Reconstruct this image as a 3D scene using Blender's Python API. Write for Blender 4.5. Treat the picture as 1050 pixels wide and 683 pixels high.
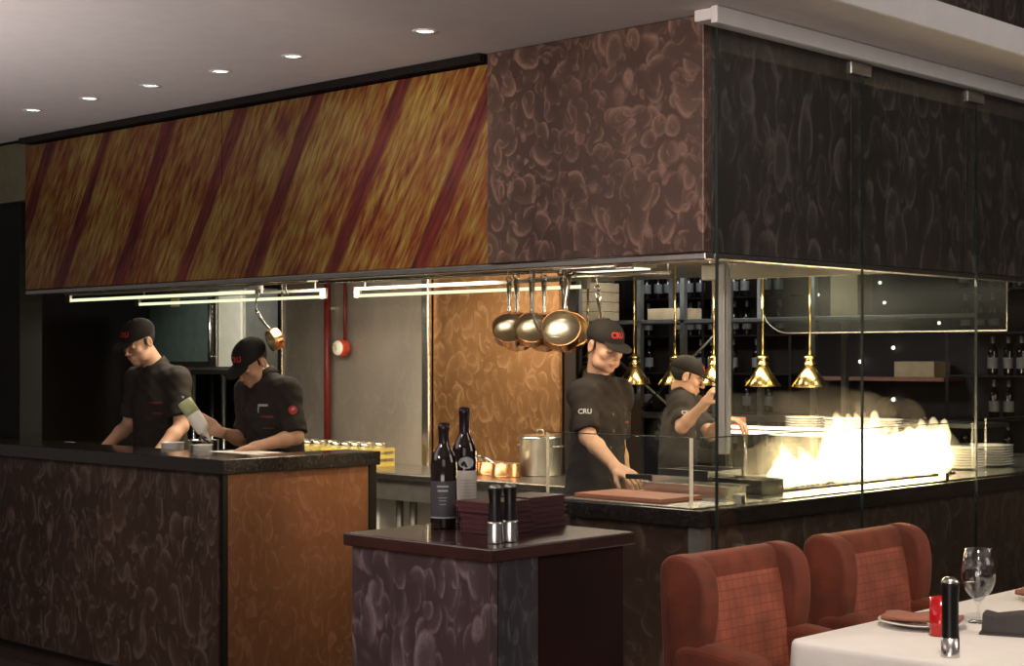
import bpy, bmesh, math, random
import numpy as np
from mathutils import Vector, Matrix, Euler
from mathutils.bvhtree import BVHTree
for o in list(bpy.data.objects): bpy.data.objects.remove(o)
SC = bpy.context.scene; C = SC.collection
PI = math.pi; R = math.radians

# ------------------------------------------------------------------ camera
cd = bpy.data.cameras.new('camera'); cam = bpy.data.objects.new('camera', cd); C.objects.link(cam)
cd.sensor_width = 36; cd.lens = 1643/1050*36; cd.shift_y = 25.5/1050; cd.clip_start = .05; cd.clip_end = 100
cam.location = (0, 0, 1.68); cam.rotation_euler = (R(90), 0, R(43.74)); SC.camera = cam
# ------------------------------------------------------------------ view, world
vs = SC.view_settings; vs.view_transform = 'Standard'; vs.look = 'None'; vs.gamma = 1; vs.use_curve_mapping = False
vs.exposure = 0.0
w = bpy.data.worlds.new('world'); SC.world = w; w.use_nodes = True
bg = w.node_tree.nodes['Background']; bg.inputs[0].default_value = (1, .9, .87, 1); bg.inputs[1].default_value = .11

def light(name, kind, loc, energy, color=(1, .85, .7), size=.3, size_y=None, target=None, spot=None, blend=.6):
    d = bpy.data.lights.new(name, kind); d.energy = energy; d.color = color
    if kind == 'AREA':
        d.size = size
        if size_y: d.shape = 'RECTANGLE'; d.size_y = size_y
    else: d.shadow_soft_size = size
    if kind == 'SPOT': d.spot_size = R(spot or 70); d.spot_blend = blend
    o = bpy.data.objects.new(name, d); C.objects.link(o); o.location = loc
    if target is not None: o.rotation_euler = (Vector(target)-Vector(loc)).to_track_quat('-Z', 'Y').to_euler()
    return o
# added fill lamps, unseen, on the dining room side of the kitchen
light('added_room_fill', 'AREA', (.6, -.6, 2.85), 30, (1, .87, .80), 2.4, 2.4, (-3.6, 4.4, 1.6))  # added area fill from the camera's side of the room
light('added_room_fill_far', 'AREA', (1.2, 6.5, 3.6), 62, (1, .90, .84), 2.4, 2.0, (-3.6, 6.4, 2.0))  # added area fill to brighten the hood side
light('added_table_fill', 'SPOT', (-1.9, 3.6, 3.0), 150, (1, .83, .68), .12, target=(-2.75, 4.75, .8), spot=52)  # added spot brightening table and chairs, no pendant there
light('added_ceiling_fill', 'SPOT', (-5.4, -.1, .3), 1250, (1, .90, .88), .4, target=(-6.1, 1.0, 2.96), spot=96, blend=1)  # added lamp from below to brighten the ceiling
light('added_ceiling_fill_near', 'AREA', (-1.0, -.4, .3), 110, (1, .86, .80), 2.6, 2.6, (-3.6, 1.9, 3.0))  # second added lamp lifting the ceiling near the camera
light('added_hood_fill', 'SPOT', (-3.3, 1.6, 2.85), 185, (1, .80, .72), .1, target=(-4.15, 4.8, 2.45), spot=50)  # added spot brightening the hood front
light('added_artwork_fill', 'SPOT', (-4.0, 1.9, 2.7), 135, (1, .80, .58), .06, target=(-5.2, 4.8, 2.5), spot=32, blend=1)  # added spot, aimed at the right art panel to brighten it
light('added_podium_fill', 'SPOT', (-3.6, .6, 2.85), 100, (1, .84, .80), .1, target=(-3.3, 2.87, .8), spot=36)  # added spot brightening the podium front
light('added_counter_fill', 'SPOT', (-6.6, 1.8, 2.9), 95, (1, .84, .72), .15, target=(-7.0, 4.52, .6), spot=60, blend=1)  # added spot brightening the left counter front
# kitchen canopy lights, plus added fill for rack, end panel and oven
light('canopy_light_left', 'AREA', (-7.6, 5.6, 2.1), 20, (1, .90, .72), 2.0, .3, (-7.6, 5.6, 0))
light('added_rack_fill', 'AREA', (-6.9, 8.6, 2.8), 42, (.85, .92, 1), 1.6, .4, (-7.4, 9.8, 1.9))  # added lamp to brighten the shelving rack at the back
light('canopy_light_centre', 'AREA', (-6.9, 5.9, 2.12), 42, (1, .84, .60), 1.8, .5, (-7.1, 6.9, .6))
light('canopy_light_right', 'AREA', (-4.6, 5.3, 2.12), 15, (1, .84, .64), .9, .5, (-4.5, 5.5, 0))
light('canopy_light_back', 'AREA', (-5.0, 7.3, 2.12), 32, (1, .86, .62), 1.8, .4, (-5.0, 7.3, 0))
light('added_end_panel_spot', 'SPOT', (-5.6, 5.0, 2.06), 85, (1, .72, .48), .08, target=(-6.21, 5.15, 1.12), spot=42, blend=1)  # added spot that brightens the upper part of the end panel
light('added_oven_fill', 'SPOT', (-8.9, 6.4, 2.2), 190, (1, .95, .74), .15, target=(-10.1, 7.4, 1.85), spot=38)  # added spot to brighten the oven front

# ------------------------------------------------------------------ helpers
class MB:
    def __init__(s): s.v = []; s.f = []; s.sm = []
    def add(s, vs, fs, smooth=False):
        n = len(s.v); s.v += [tuple(v) for v in vs]; s.f += [tuple(i+n for i in f) for f in fs]; s.sm += [smooth]*len(fs); return s
    def box(s, x0, x1, y0, y1, z0, z1):
        vs = [(x, y, z) for x in (x0, x1) for y in (y0, y1) for z in (z0, z1)]
        return s.add(vs, [(0, 1, 3, 2), (4, 6, 7, 5), (0, 4, 5, 1), (2, 3, 7, 6), (0, 2, 6, 4), (1, 5, 7, 3)])
    def cyl(s, a, b, r, r2=None, n=16, caps=True):
        a = Vector(a); b = Vector(b); r2 = r if r2 is None else r2
        d = (b-a).normalized(); u = d.orthogonal().normalized(); w_ = d.cross(u)
        vs = []
        for p, q in ((a, r), (b, r2)):
            for i in range(n):
                t = 2*PI*i/n; vs.append(p+(u*math.cos(t)+w_*math.sin(t))*q)
        s.add(vs, [(i, (i+1) % n, n+(i+1) % n, n+i) for i in range(n)], True)
        if caps: s.add(vs[:n], [tuple(range(n))[::-1]]); s.add(vs[n:], [tuple(range(n))])
        return s
    def lathe(s, prof, c=(0, 0, 0), n=28, close=False):
        vs = []; m = len(prof)
        for r, z in prof:
            for i in range(n):
                t = 2*PI*i/n; vs.append((c[0]+r*math.cos(t), c[1]+r*math.sin(t), c[2]+z))
        fs = []
        rng = range(m) if close else range(m-1)
        for j in rng:
            k = (j+1) % m
            for i in range(n): fs.append((j*n+i, j*n+(i+1) % n, k*n+(i+1) % n, k*n+i))
        s.add(vs, fs, True); return s
    def tube(s, pts, r, n=8, closed=False):
        pts = [Vector(p) for p in pts]; m = len(pts); vs = []; up = None
        for i, p in enumerate(pts):
            if closed: d = (pts[(i+1) % m]-pts[i-1])
            else: d = pts[min(i+1, m-1)]-pts[max(i-1, 0)]
            d.normalize()
            if up is None: up = d.orthogonal().normalized()
            up = (up-d*up.dot(d)).normalized(); sd = d.cross(up)
            rr = r[i] if isinstance(r, (list, tuple)) else r
            for k in range(n):
                t = 2*PI*k/n; vs.append(p+(up*math.cos(t)+sd*math.sin(t))*rr)
        fs = [(i*n+k, i*n+(k+1) % n, ((i+1) % m)*n+(k+1) % n, ((i+1) % m)*n+k) for i in range(m if closed else m-1) for k in range(n)]
        s.add(vs, fs, True)
        if not closed: s.add(vs[:n], [tuple(range(n))[::-1]]); s.add(vs[-n:], [tuple(range(n))])
        return s
    def prism(s, poly, axis, a, b, smooth=False):
        # poly: 2D outline; axis: extrusion axis 'x','y','z'
        def mk(p, t): return {'x': (t, p[0], p[1]), 'y': (p[0], t, p[1]), 'z': (p[0], p[1], t)}[axis]
        n = len(poly); vs = [mk(p, a) for p in poly]+[mk(p, b) for p in poly]
        s.add(vs, [tuple(range(n))[::-1], tuple(range(n, 2*n))]); s.add(vs, [(i, (i+1) % n, n+(i+1) % n, n+i) for i in range(n)], smooth); return s
    def sph(s, c, r, n=14, m=9, sc=(1, 1, 1)):
        vs = []
        for j in range(m+1):
            ph = PI*j/m
            for i in range(n):
                t = 2*PI*i/n; vs.append((c[0]+r*sc[0]*math.sin(ph)*math.cos(t), c[1]+r*sc[1]*math.sin(ph)*math.sin(t), c[2]+r*sc[2]*math.cos(ph)))
        return s.add(vs, [(j*n+i, (j+1)*n+i, (j+1)*n+(i+1) % n, j*n+(i+1) % n) for j in range(m) for i in range(n)], True)
    def xf(s, M): s.v = [tuple(M@Vector(v)) for v in s.v]; return s
    def mesh(s, name, m):
        me = bpy.data.meshes.new(name); me.from_pydata(s.v, [], s.f); me.polygons.foreach_set('use_smooth', s.sm)
        bm = bmesh.new(); bm.from_mesh(me); bmesh.ops.remove_doubles(bm, verts=bm.verts, dist=1e-6); bmesh.ops.recalc_face_normals(bm, faces=bm.faces); bm.to_mesh(me); bm.free()
        if m: me.materials.append(m)
        return me
    def build(s, name, m, parent=None, bev=0, seg=2, world=False):
        if world and parent is not None:
            L = parent.location; s.v = [(v[0]-L[0], v[1]-L[1], v[2]-L[2]) for v in s.v]
        o = bpy.data.objects.new(name, s.mesh(name, m)); C.objects.link(o)
        if parent is not None: o.parent = parent
        if bev:
            b = o.modifiers.new('bevel', 'BEVEL'); b.width = bev; b.segments = seg; b.limit_method = 'ANGLE'; b.angle_limit = R(40)
        return o
def tag(o, label=None, cat=None, group=None, kind=None):
    if label: o['label'] = label
    if cat: o['category'] = cat
    if group: o['group'] = group
    if kind: o['kind'] = kind
    return o
def thing(name, label, cat, loc=(0, 0, 0), rz=0, group=None):
    o = bpy.data.objects.new(name, None); C.objects.link(o); o.location = loc; o.rotation_euler = (0, 0, rz); o.empty_display_size = .1
    return tag(o, label, cat, group)
def struct(name, mb, m, bev=0):
    o = mb.build(name, m, None, bev); o['kind'] = 'structure'; return o
def kids(o): return [c for c in bpy.data.objects if c.parent == o]
def copy_tree(o, parent=None):
    c = o.copy(); C.objects.link(c)
    if parent is not None: c.parent = parent; c.matrix_parent_inverse = o.matrix_parent_inverse.copy()
    for ch in kids(o): copy_tree(ch, c)
    return c
def dup(o, label=None, loc=None, rz=None, rot=None, scale=None, group=None):
    c = copy_tree(o)
    if label: c['label'] = label
    if group: c['group'] = group
    if loc is not None: c.location = loc
    if rz is not None: c.rotation_euler = (0, 0, rz)
    if rot is not None: c.rotation_euler = rot
    if scale is not None: c.scale = (scale,)*3 if not isinstance(scale, tuple) else scale
    return c

# ------------------------------------------------------------------ materials
def nmat(name):
    m = bpy.data.materials.new(name); m.use_nodes = True; nt = m.node_tree
    return m, nt, nt.nodes['Principled BSDF']
def N(nt, t, **k):
    n = nt.nodes.new(t)
    for a, b in k.items(): setattr(n, a, b)
    return n
def val(nt, op, a, b=None, c=None, clamp=False):
    n = N(nt, 'ShaderNodeMath', operation=op, use_clamp=clamp)
    for i, x in enumerate((a, b, c)):
        if x is None: continue
        if isinstance(x, (int, float)): n.inputs[i].default_value = x
        else: nt.links.new(x, n.inputs[i])
    return n.outputs[0]
def ramp(nt, fac, stops, interp='LINEAR'):
    r = N(nt, 'ShaderNodeValToRGB'); r.color_ramp.interpolation = interp; e = r.color_ramp.elements
    while len(e) < len(stops): e.new(.5)
    for i, (p, c) in enumerate(stops):
        e[i].position = p; e[i].color = (*c, 1) if not isinstance(c, (int, float)) else (c, c, c, 1)
    nt.links.new(fac, r.inputs[0]); return r.outputs[0]
def coords(nt, scale=(1, 1, 1), rot=(0, 0, 0)):
    t = N(nt, 'ShaderNodeTexCoord'); mp = N(nt, 'ShaderNodeMapping'); nt.links.new(t.outputs['Object'], mp.inputs[0])
    mp.inputs['Scale'].default_value = scale; mp.inputs['Rotation'].default_value = rot; return mp.outputs[0]
def noise(nt, vec, scale, detail=2, dist=0):
    n = N(nt, 'ShaderNodeTexNoise'); n.inputs['Scale'].default_value = scale; n.inputs['Detail'].default_value = detail; n.inputs['Distortion'].default_value = dist
    if vec is not None: nt.links.new(vec, n.inputs['Vector'])
    return n
def bump(nt, p, h, st, d=.01):
    b = N(nt, 'ShaderNodeBump'); b.inputs['Strength'].default_value = st; b.inputs['Distance'].default_value = d
    nt.links.new(h, b.inputs['Height']); nt.links.new(b.outputs[0], p.inputs['Normal'])
def M(name, col, rough=.5, metal=0, var=.12, vs_=12, bmp=0, bs=60, sheen=0, coat=0, spec=.5, em=None, est=0, trans=0, ior=1.45, alpha=1):
    m, nt, p = nmat(name); co = coords(nt)
    n = noise(nt, co, vs_, 3)
    c = ramp(nt, n.outputs[0], [(.3, tuple(max(0, x*(1-var)) for x in col)), (.7, tuple(min(1, x*(1+var)) for x in col))])
    nt.links.new(c, p.inputs['Base Color'])
    p.inputs['Roughness'].default_value = rough; p.inputs['Metallic'].default_value = metal
    p.inputs['Specular IOR Level'].default_value = spec; p.inputs['IOR'].default_value = ior
    p.inputs['Sheen Weight'].default_value = sheen; p.inputs['Coat Weight'].default_value = coat
    if trans: p.inputs['Transmission Weight'].default_value = trans
    if em: p.inputs['Emission Color'].default_value = (*em, 1); p.inputs['Emission Strength'].default_value = est
    if bmp: bump(nt, p, noise(nt, co, bs, 4).outputs[0], bmp)
    return m
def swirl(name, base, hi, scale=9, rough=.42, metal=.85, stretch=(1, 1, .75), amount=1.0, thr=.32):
    # hand-ground metal sheet: soft overlapping arcs, each paler on one edge
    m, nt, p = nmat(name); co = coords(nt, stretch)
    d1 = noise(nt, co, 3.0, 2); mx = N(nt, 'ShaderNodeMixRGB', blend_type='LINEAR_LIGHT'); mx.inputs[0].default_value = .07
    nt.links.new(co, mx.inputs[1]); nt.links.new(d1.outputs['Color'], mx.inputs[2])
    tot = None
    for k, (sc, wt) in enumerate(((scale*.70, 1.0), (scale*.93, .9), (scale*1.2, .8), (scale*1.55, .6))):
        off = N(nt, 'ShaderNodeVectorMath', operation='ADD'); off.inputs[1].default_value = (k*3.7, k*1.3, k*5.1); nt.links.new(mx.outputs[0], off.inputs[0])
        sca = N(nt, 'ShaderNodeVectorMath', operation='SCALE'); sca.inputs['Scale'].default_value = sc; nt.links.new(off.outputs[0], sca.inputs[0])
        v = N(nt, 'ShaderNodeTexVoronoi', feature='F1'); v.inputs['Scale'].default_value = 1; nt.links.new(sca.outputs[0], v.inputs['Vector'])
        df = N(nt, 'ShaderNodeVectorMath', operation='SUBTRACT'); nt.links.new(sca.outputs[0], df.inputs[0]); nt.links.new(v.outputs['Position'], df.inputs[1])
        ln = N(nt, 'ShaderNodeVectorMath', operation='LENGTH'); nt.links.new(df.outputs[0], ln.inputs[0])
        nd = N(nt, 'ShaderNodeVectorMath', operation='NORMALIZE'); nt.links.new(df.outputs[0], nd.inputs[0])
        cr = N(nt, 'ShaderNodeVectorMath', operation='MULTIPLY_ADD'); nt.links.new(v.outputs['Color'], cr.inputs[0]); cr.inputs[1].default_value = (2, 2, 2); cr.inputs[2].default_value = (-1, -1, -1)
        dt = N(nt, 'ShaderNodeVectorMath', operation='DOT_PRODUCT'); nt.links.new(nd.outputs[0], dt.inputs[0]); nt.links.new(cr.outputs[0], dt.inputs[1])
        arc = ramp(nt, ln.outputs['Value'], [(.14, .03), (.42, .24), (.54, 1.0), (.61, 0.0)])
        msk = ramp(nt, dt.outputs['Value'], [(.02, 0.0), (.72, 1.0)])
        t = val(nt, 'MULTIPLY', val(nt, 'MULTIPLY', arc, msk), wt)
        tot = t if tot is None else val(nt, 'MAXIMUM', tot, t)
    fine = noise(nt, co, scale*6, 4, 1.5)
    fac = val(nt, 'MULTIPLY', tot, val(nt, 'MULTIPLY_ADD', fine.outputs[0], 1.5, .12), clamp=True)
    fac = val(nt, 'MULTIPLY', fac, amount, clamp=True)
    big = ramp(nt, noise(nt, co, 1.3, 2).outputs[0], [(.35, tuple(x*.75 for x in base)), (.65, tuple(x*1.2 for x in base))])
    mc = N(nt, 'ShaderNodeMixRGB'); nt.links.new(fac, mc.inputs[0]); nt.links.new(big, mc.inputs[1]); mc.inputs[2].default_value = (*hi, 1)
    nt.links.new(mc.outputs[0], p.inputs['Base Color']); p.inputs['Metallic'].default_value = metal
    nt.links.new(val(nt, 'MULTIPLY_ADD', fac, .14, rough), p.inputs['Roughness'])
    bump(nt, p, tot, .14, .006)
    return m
def glassy(name, tint=(.9, 1, .95), refl=.09, rough=.0):
    # thin pane: mostly clear with mirror reflection growing at grazing angles
    m = bpy.data.materials.new(name); m.use_nodes = True; nt = m.node_tree; nt.nodes.clear()
    out = N(nt, 'ShaderNodeOutputMaterial'); mix = N(nt, 'ShaderNodeMixShader'); tr = N(nt, 'ShaderNodeBsdfTransparent'); gl = N(nt, 'ShaderNodeBsdfGlossy')
    tr.inputs[0].default_value = (*tint, 1); gl.inputs['Roughness'].default_value = rough
    fr = N(nt, 'ShaderNodeLayerWeight'); fr.inputs[0].default_value = .5; f5 = val(nt, 'MULTIPLY_ADD', val(nt, 'POWER', fr.outputs['Facing'], 5), .9, .04)
    nz = noise(nt, coords(nt), 5, 2)
    f = val(nt, 'MULTIPLY_ADD', nz.outputs[0], .01, val(nt, 'MULTIPLY', f5, refl/.09))
    nt.links.new(f, mix.inputs[0]); nt.links.new(tr.outputs[0], mix.inputs[1]); nt.links.new(gl.outputs[0], mix.inputs[2]); nt.links.new(mix.outputs[0], out.inputs[0])
    return m
def emis(name, col, st):
    m = bpy.data.materials.new(name); m.use_nodes = True; nt = m.node_tree; nt.nodes.clear()
    out = N(nt, 'ShaderNodeOutputMaterial'); e = N(nt, 'ShaderNodeEmission'); e.inputs[1].default_value = st
    c = ramp(nt, noise(nt, coords(nt), 3).outputs[0], [(.3, tuple(x*.94 for x in col)), (.7, col)]); nt.links.new(c, e.inputs[0])
    nt.links.new(e.outputs[0], out.inputs[0]); return m

m_ceil = M('ceiling_paint', (.62, .58, .565), .85, var=.03)
m_trimw = M('white_trim', (.72, .71, .69), .5, var=.03)
m_dark = M('dark_wall', (.022, .014, .011), .6, bmp=.1)
m_darkp = M('dark_wood_panel', (.045, .028, .02), .45, var=.3, vs_=4)
m_grayw = M('grey_wall', (.09, .085, .075), .8)
m_olive = M('olive_paint', (.16, .15, .09), .8)
m_floor = M('dark_carpet', (.03, .02, .017), .9, var=.4, vs_=30, bmp=.3)
m_tile = M('kitchen_tile', (.06, .05, .04), .5, var=.25, vs_=6)
m_copper_hood = swirl('ground_copper_hood', (.115, .075, .060), (.38, .235, .18), 12, .42, .6, (1, 1, .85), 1.0)
m_copper_side = swirl('ground_bronze_side', (.060, .052, .046), (.20, .165, .145), 11, .45, .5, (1, 1, .5), .9)
m_counter = swirl('ground_bronze_counter', (.10, .062, .045), (.36, .27, .22), 11, .40, .65, (1, 1, .6), .7)
m_counter_r = swirl('ground_bronze_right', (.10, .065, .045), (.26, .19, .14), 9, .42, .6, (1, 1, .85), .7)
m_end = swirl('copper_end_panel', (.19, .082, .038), (.34, .17, .10), 15, .42, .6, (1, 1, .6), .6)
m_podium = swirl('ground_mauve_podium', (.12, .078, .080), (.40, .31, .31), 13.5, .38, .6, (1, 1, .55), .85)
m_podium_s = swirl('ground_blue_strip', (.06, .055, .06), (.20, .20, .22), 14, .38, .6, (1, 1, .5), .7)
m_steelwall = swirl('brushed_steel_wall', (.36, .32, .285), (.48, .44, .39), 10, .5, .6, (1, 1, .6), .4)
m_copperwall = swirl('brushed_copper_wall', (.25, .125, .050), (.62, .36, .19), 11, .42, .75, (1, 1, .7), .5)
m_granite = M('black_granite', (.018, .015, .013), .16, var=.5, vs_=60, coat=.3)
m_blackm = M('black_metal', (.015, .014, .014), .35, .5)
m_steel = M('stainless_steel', (.62, .60, .56), .27, 1, var=.06)
m_steeld = M('dull_steel', (.42, .41, .37), .4, .9, var=.1)
m_copper = M('polished_copper', (.78, .40, .20), .22, 1, var=.12)
m_tin = M('tin_lining', (.72, .66, .52), .28, 1, var=.08)
m_brass = M('polished_brass', (.86, .66, .28), .2, 1, var=.08)
m_wood = M('dark_mahogany', (.040, .014, .010), .25, var=.35, vs_=5, coat=.3)
m_wooddoor = M('mahogany_door', (.016, .004, .0025), .6, var=.4, vs_=3, spec=.15)
m_menu = M('burgundy_menu', (.075, .02, .022), .5, var=.15, vs_=40)
m_bottle = M('dark_bottle_glass', (.012, .006, .004), .06, coat=.5)
m_foil = M('bottle_foil', (.03, .02, .025), .3, .4)
m_labelw = M('cream_label', (.62, .58, .50), .6, var=.05)
m_labeld = M('dark_label', (.05, .05, .055), .6)
m_print = M('label_print', (.35, .34, .32), .6)
m_seal = M('grey_seal', (.38, .40, .42), .4)
m_red = M('red_pipe_paint', (.13, .010, .008), .5)
m_redd = M('bell_red', (.5, .05, .02), .4)
m_white = M('white_plastic', (.78, .76, .70), .45, var=.03)
m_plate = M('white_china', (.8, .79, .75), .25, var=.02)
m_yellow = M('yellow_crate_plastic', (.62, .48, .12), .5)
m_carton = M('tan_cardboard', (.50, .36, .20), .8)
m_jacket = M('black_chef_cloth', (.027, .022, .019), .9, bmp=.15, bs=300, spec=.2)
m_cap = M('black_cap_cloth', (.018, .015, .013), .95, bmp=.2, bs=400, spec=.2)
m_apron = M('black_apron_cloth', (.018, .016, .016), .9)
m_trou = M('black_trouser_cloth', (.015, .014, .014), .9)
m_shoe = M('black_shoe_leather', (.012, .012, .012), .4)
m_skin = M('skin', (.50, .285, .18), .5, var=.07, vs_=14)
m_hair = M('black_hair', (.008, .006, .005), .6, bmp=.4, bs=250)
m_lip = M('lips', (.42, .17, .13), .5)
m_redlogo = M('red_embroidery', (.42, .022, .02), .7)
m_greylogo = M('grey_embroidery', (.38, .37, .35), .8)
m_redtrim = M('red_piping', (.13, .022, .02), .7)
m_btn = M('black_button', (.01, .01, .01), .3)
m_green = M('pale_green_plastic', (.50, .56, .30), .4)
m_board = M('redbrown_cutting_board', (.36, .13, .08), .55, var=.15)
m_boardw = M('white_cutting_board', (.75, .73, .66), .55, var=.04)
m_iron = M('black_iron', (.02, .018, .016), .6, .4)
m_tube = emis('fluorescent_tube', (.95, 1, .62), 1.15)
m_lampglow = emis('downlight_glow', (1, .95, .85), 9)
m_bulb = emis('heat_bulb', (1, .72, .35), 9)
m_strip = emis('pass_strip_light', (1, .8, .62), 5)
m_fixt = emis('square_canopy_light', (1, .95, .72), 1.6)
m_pinl = emis('pin_light', (1, .93, .8), 6)
m_glass = glassy('clear_partition_glass', (.975, .985, .975), .10)
m_glassg = glassy('guard_glass', (.96, .98, .95), .09)
m_glassedge = M('green_glass_edge', (.012, .025, .02), .35)
m_edgew = M('glass_edge_painted_light', (.95, .85, .62), .6)  # warm light along the guard's glass edges, put into the colour
m_wine = glassy('wineglass', (.975, .98, .98), .16)
m_water = glassy('still_water', (.97, .985, .99), .12)
m_smoked = glassy('smoked_screen_glass', (.55, .60, .57), .035, .25)
m_satin = M('satin_steel', (.55, .54, .50), .4, .35, var=.05)
m_candle = M('red_glass', (.45, .008, .012), .12, var=.05, coat=.5, em=(.9, .0, .01), est=.04)
m_cloth = M('white_tablecloth', (.80, .78, .75), .85, var=.02, bmp=.08, bs=500)
m_napk = M('copper_napkin', (.36, .15, .10), .8)
m_napg = M('charcoal_napkin', (.06, .055, .055), .85)
m_wineshelf = M('wine_rack_wood', (.035, .024, .018), .6)
m_winecap = M('bottle_cap_foil', (.22, .19, .17), .35, .4)

def velvet(name, col, chk):
    m, nt, p = nmat(name); co = coords(nt)
    n = ramp(nt, noise(nt, co, 9, 4).outputs[0], [(.35, tuple(x*.7 for x in col)), (.7, tuple(min(1, x*1.25) for x in col))])
    outc = n
    if chk:
        sep = N(nt, 'ShaderNodeSeparateXYZ'); nt.links.new(co, sep.inputs[0])
        fy = val(nt, 'FRACT', val(nt, 'MULTIPLY', sep.outputs['Y'], 1/.034)); fz = val(nt, 'FRACT', val(nt, 'MULTIPLY', sep.outputs['Z'], 1/.030))
        ln = val(nt, 'MAXIMUM', val(nt, 'LESS_THAN', fy, .09), val(nt, 'LESS_THAN', fz, .11))
        mx = N(nt, 'ShaderNodeMixRGB'); nt.links.new(val(nt, 'MULTIPLY', ln, chk), mx.inputs[0]); nt.links.new(n, mx.inputs[1]); mx.inputs[2].default_value = (.10, .028, .016, 1); outc = mx.outputs[0]
    nt.links.new(outc, p.inputs['Base Color']); p.inputs['Roughness'].default_value = .8; p.inputs['Sheen Weight'].default_value = .5; p.inputs['Sheen Tint'].default_value = (.9, .45, .3, 1)
    p.inputs['Sheen Roughness'].default_value = .35
    return m
m_velvet = velvet('rust_velvet', (.15, .030, .012), .3)
m_velvetc = velvet('checked_rust_fabric', (.28, .072, .038), .6)

def art_material():
    m, nt, p = nmat('streaked_glass_artwork'); t = N(nt, 'ShaderNodeTexCoord'); sep = N(nt, 'ShaderNodeSeparateXYZ'); nt.links.new(t.outputs['Object'], sep.inputs[0])
    x, z = sep.outputs['X'], sep.outputs['Z']
    s = val(nt, 'SUBTRACT', x, val(nt, 'MULTIPLY', z, .62)); a = val(nt, 'ADD', z, val(nt, 'MULTIPLY', x, .62))
    cv = N(nt, 'ShaderNodeCombineXYZ'); nt.links.new(s, cv.inputs[0]); nt.links.new(val(nt, 'MULTIPLY', a, .12), cv.inputs[1])
    st = noise(nt, cv.outputs[0], 34, 5, .4); st2 = noise(nt, cv.outputs[0], 90, 3)
    tc = noise(nt, t.outputs['Object'], 2.2, 3)
    f = val(nt, 'ADD', val(nt, 'MULTIPLY', st.outputs[0], .65), val(nt, 'MULTIPLY', st2.outputs[0], .35))
    f = val(nt, 'ADD', f, val(nt, 'MULTIPLY_ADD', tc.outputs[0], .35, -.17))
    col = ramp(nt, f, [(.30, (.020, .005, .002)), (.40, (.12, .022, .006)), (.48, (.20, .065, .012)), (.55, (.22, .13, .025)), (.66, (.33, .23, .055)), (.80, (.50, .17, .02))])
    wob = noise(nt, cv.outputs[0], 3, 4)
    sb = val(nt, 'FRACT', val(nt, 'MULTIPLY', val(nt, 'ADD', s, val(nt, 'MULTIPLY_ADD', wob.outputs[0], .10, .095)), 1/.60))
    band = ramp(nt, sb, [(0, 0.0), (.03, 1.0), (.17, 1.0), (.21, 0.0)])
    edge = ramp(nt, z, [(0, 0.0), (1, 0.0)])
    redc = ramp(nt, st.outputs[0], [(.35, (.035, .003, .005)), (.65, (.15, .008, .010))])
    mx = N(nt, 'ShaderNodeMixRGB'); nt.links.new(val(nt, 'MULTIPLY', band, .92), mx.inputs[0]); nt.links.new(col, mx.inputs[1]); nt.links.new(redc, mx.inputs[2])
    nt.links.new(mx.outputs[0], p.inputs['Base Color']); p.inputs['Roughness'].default_value = .38; p.inputs['Coat Weight'].default_value = .35; p.inputs['Coat Roughness'].default_value = .08
    p.inputs['Metallic'].default_value = .15
    return m
m_art = art_material()

# ------------------------------------------------------------------ room shell
KX0, KX1, KY0 = -8.53, -3.60, 4.80      # fascia ends and plane
ZH, ZC = 2.075, 2.96                     # canopy underside, ceiling
struct('floor', MB().box(-16, 4, -4, 16, -.1, 0), m_floor)
struct('floor_kitchen', MB().box(-12.6, -3.75, 4.9, 10.6, .004, .12), m_tile)
struct('ceiling', MB().box(-16, -3.13, -4, 4.80, ZC, ZC+.10).box(-3.58, -3.13, 4.80, 12, ZC, ZC+.10), m_ceil)
struct('ceiling_kitchen', MB().box(-16, -3.58, 4.801, 12, ZC+.02, ZC+.10), m_grayw)
struct('wall_void', MB().box(-3.5, -3.4, -4, 12, ZC+.11, 4.6), m_copper_side)
struct('ceiling_upper', MB().box(-3.4, 4, -4, 16, 4.6, 4.7), m_ceil)
struct('wall_far', MB().box(-12.6, 4, 11.3, 11.45, .003, 4.58), m_dark)
struct('wall_left', MB().box(-16, -12.6, 3.0, 11.3, .003, ZC-.005), m_dark)
struct('wall_behind_left', MB().box(-12.55, -8.95, 8.6, 8.75, .122, ZC), m_dark)
# left end: dark jamb, grey wall face, olive bulkhead above
struct('wall_left_front', MB().box(-10.9, -8.98, 4.9, 5.05, .122, ZC-.35), m_grayw)
struct('trim_bulkhead', MB().box(-10.9, -8.545, 4.85, 5.05, ZC-.348, ZC-.003), m_olive)
struct('trim_jamb', MB().box(-8.979, -8.74, 4.88, 5.03, .122, ZC-.35), M('black_jamb', (.008, .007, .006), .8), .004)
struct('wall_steel_backing', MB().box(-8.87, -6.29, 7.02, 7.12, .122, ZC-.02), m_dark)
# slotted air grille between ceiling and artwork
g = MB()
for k in range(4): g.box(-8.53, -4.74, 4.755+.022*k, 4.763+.022*k, 2.925, 2.958)
g.box(-8.53, -4.74, 4.765, 4.795, 2.950, 2.958)
struct('trim_air_grille', g, m_blackm)
struct('trim_glass_track', MB().box(-3.59, -3.50, 4.72, 9.4, 2.915, 2.958).box(-3.50, -3.47, 4.70, 9.4, 2.895, 2.958), m_trimw, .004)
struct('trim_soffit_lip', MB().box(-3.13, -3.11, -4, 12, 2.955, 3.07), m_trimw, .004)

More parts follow.
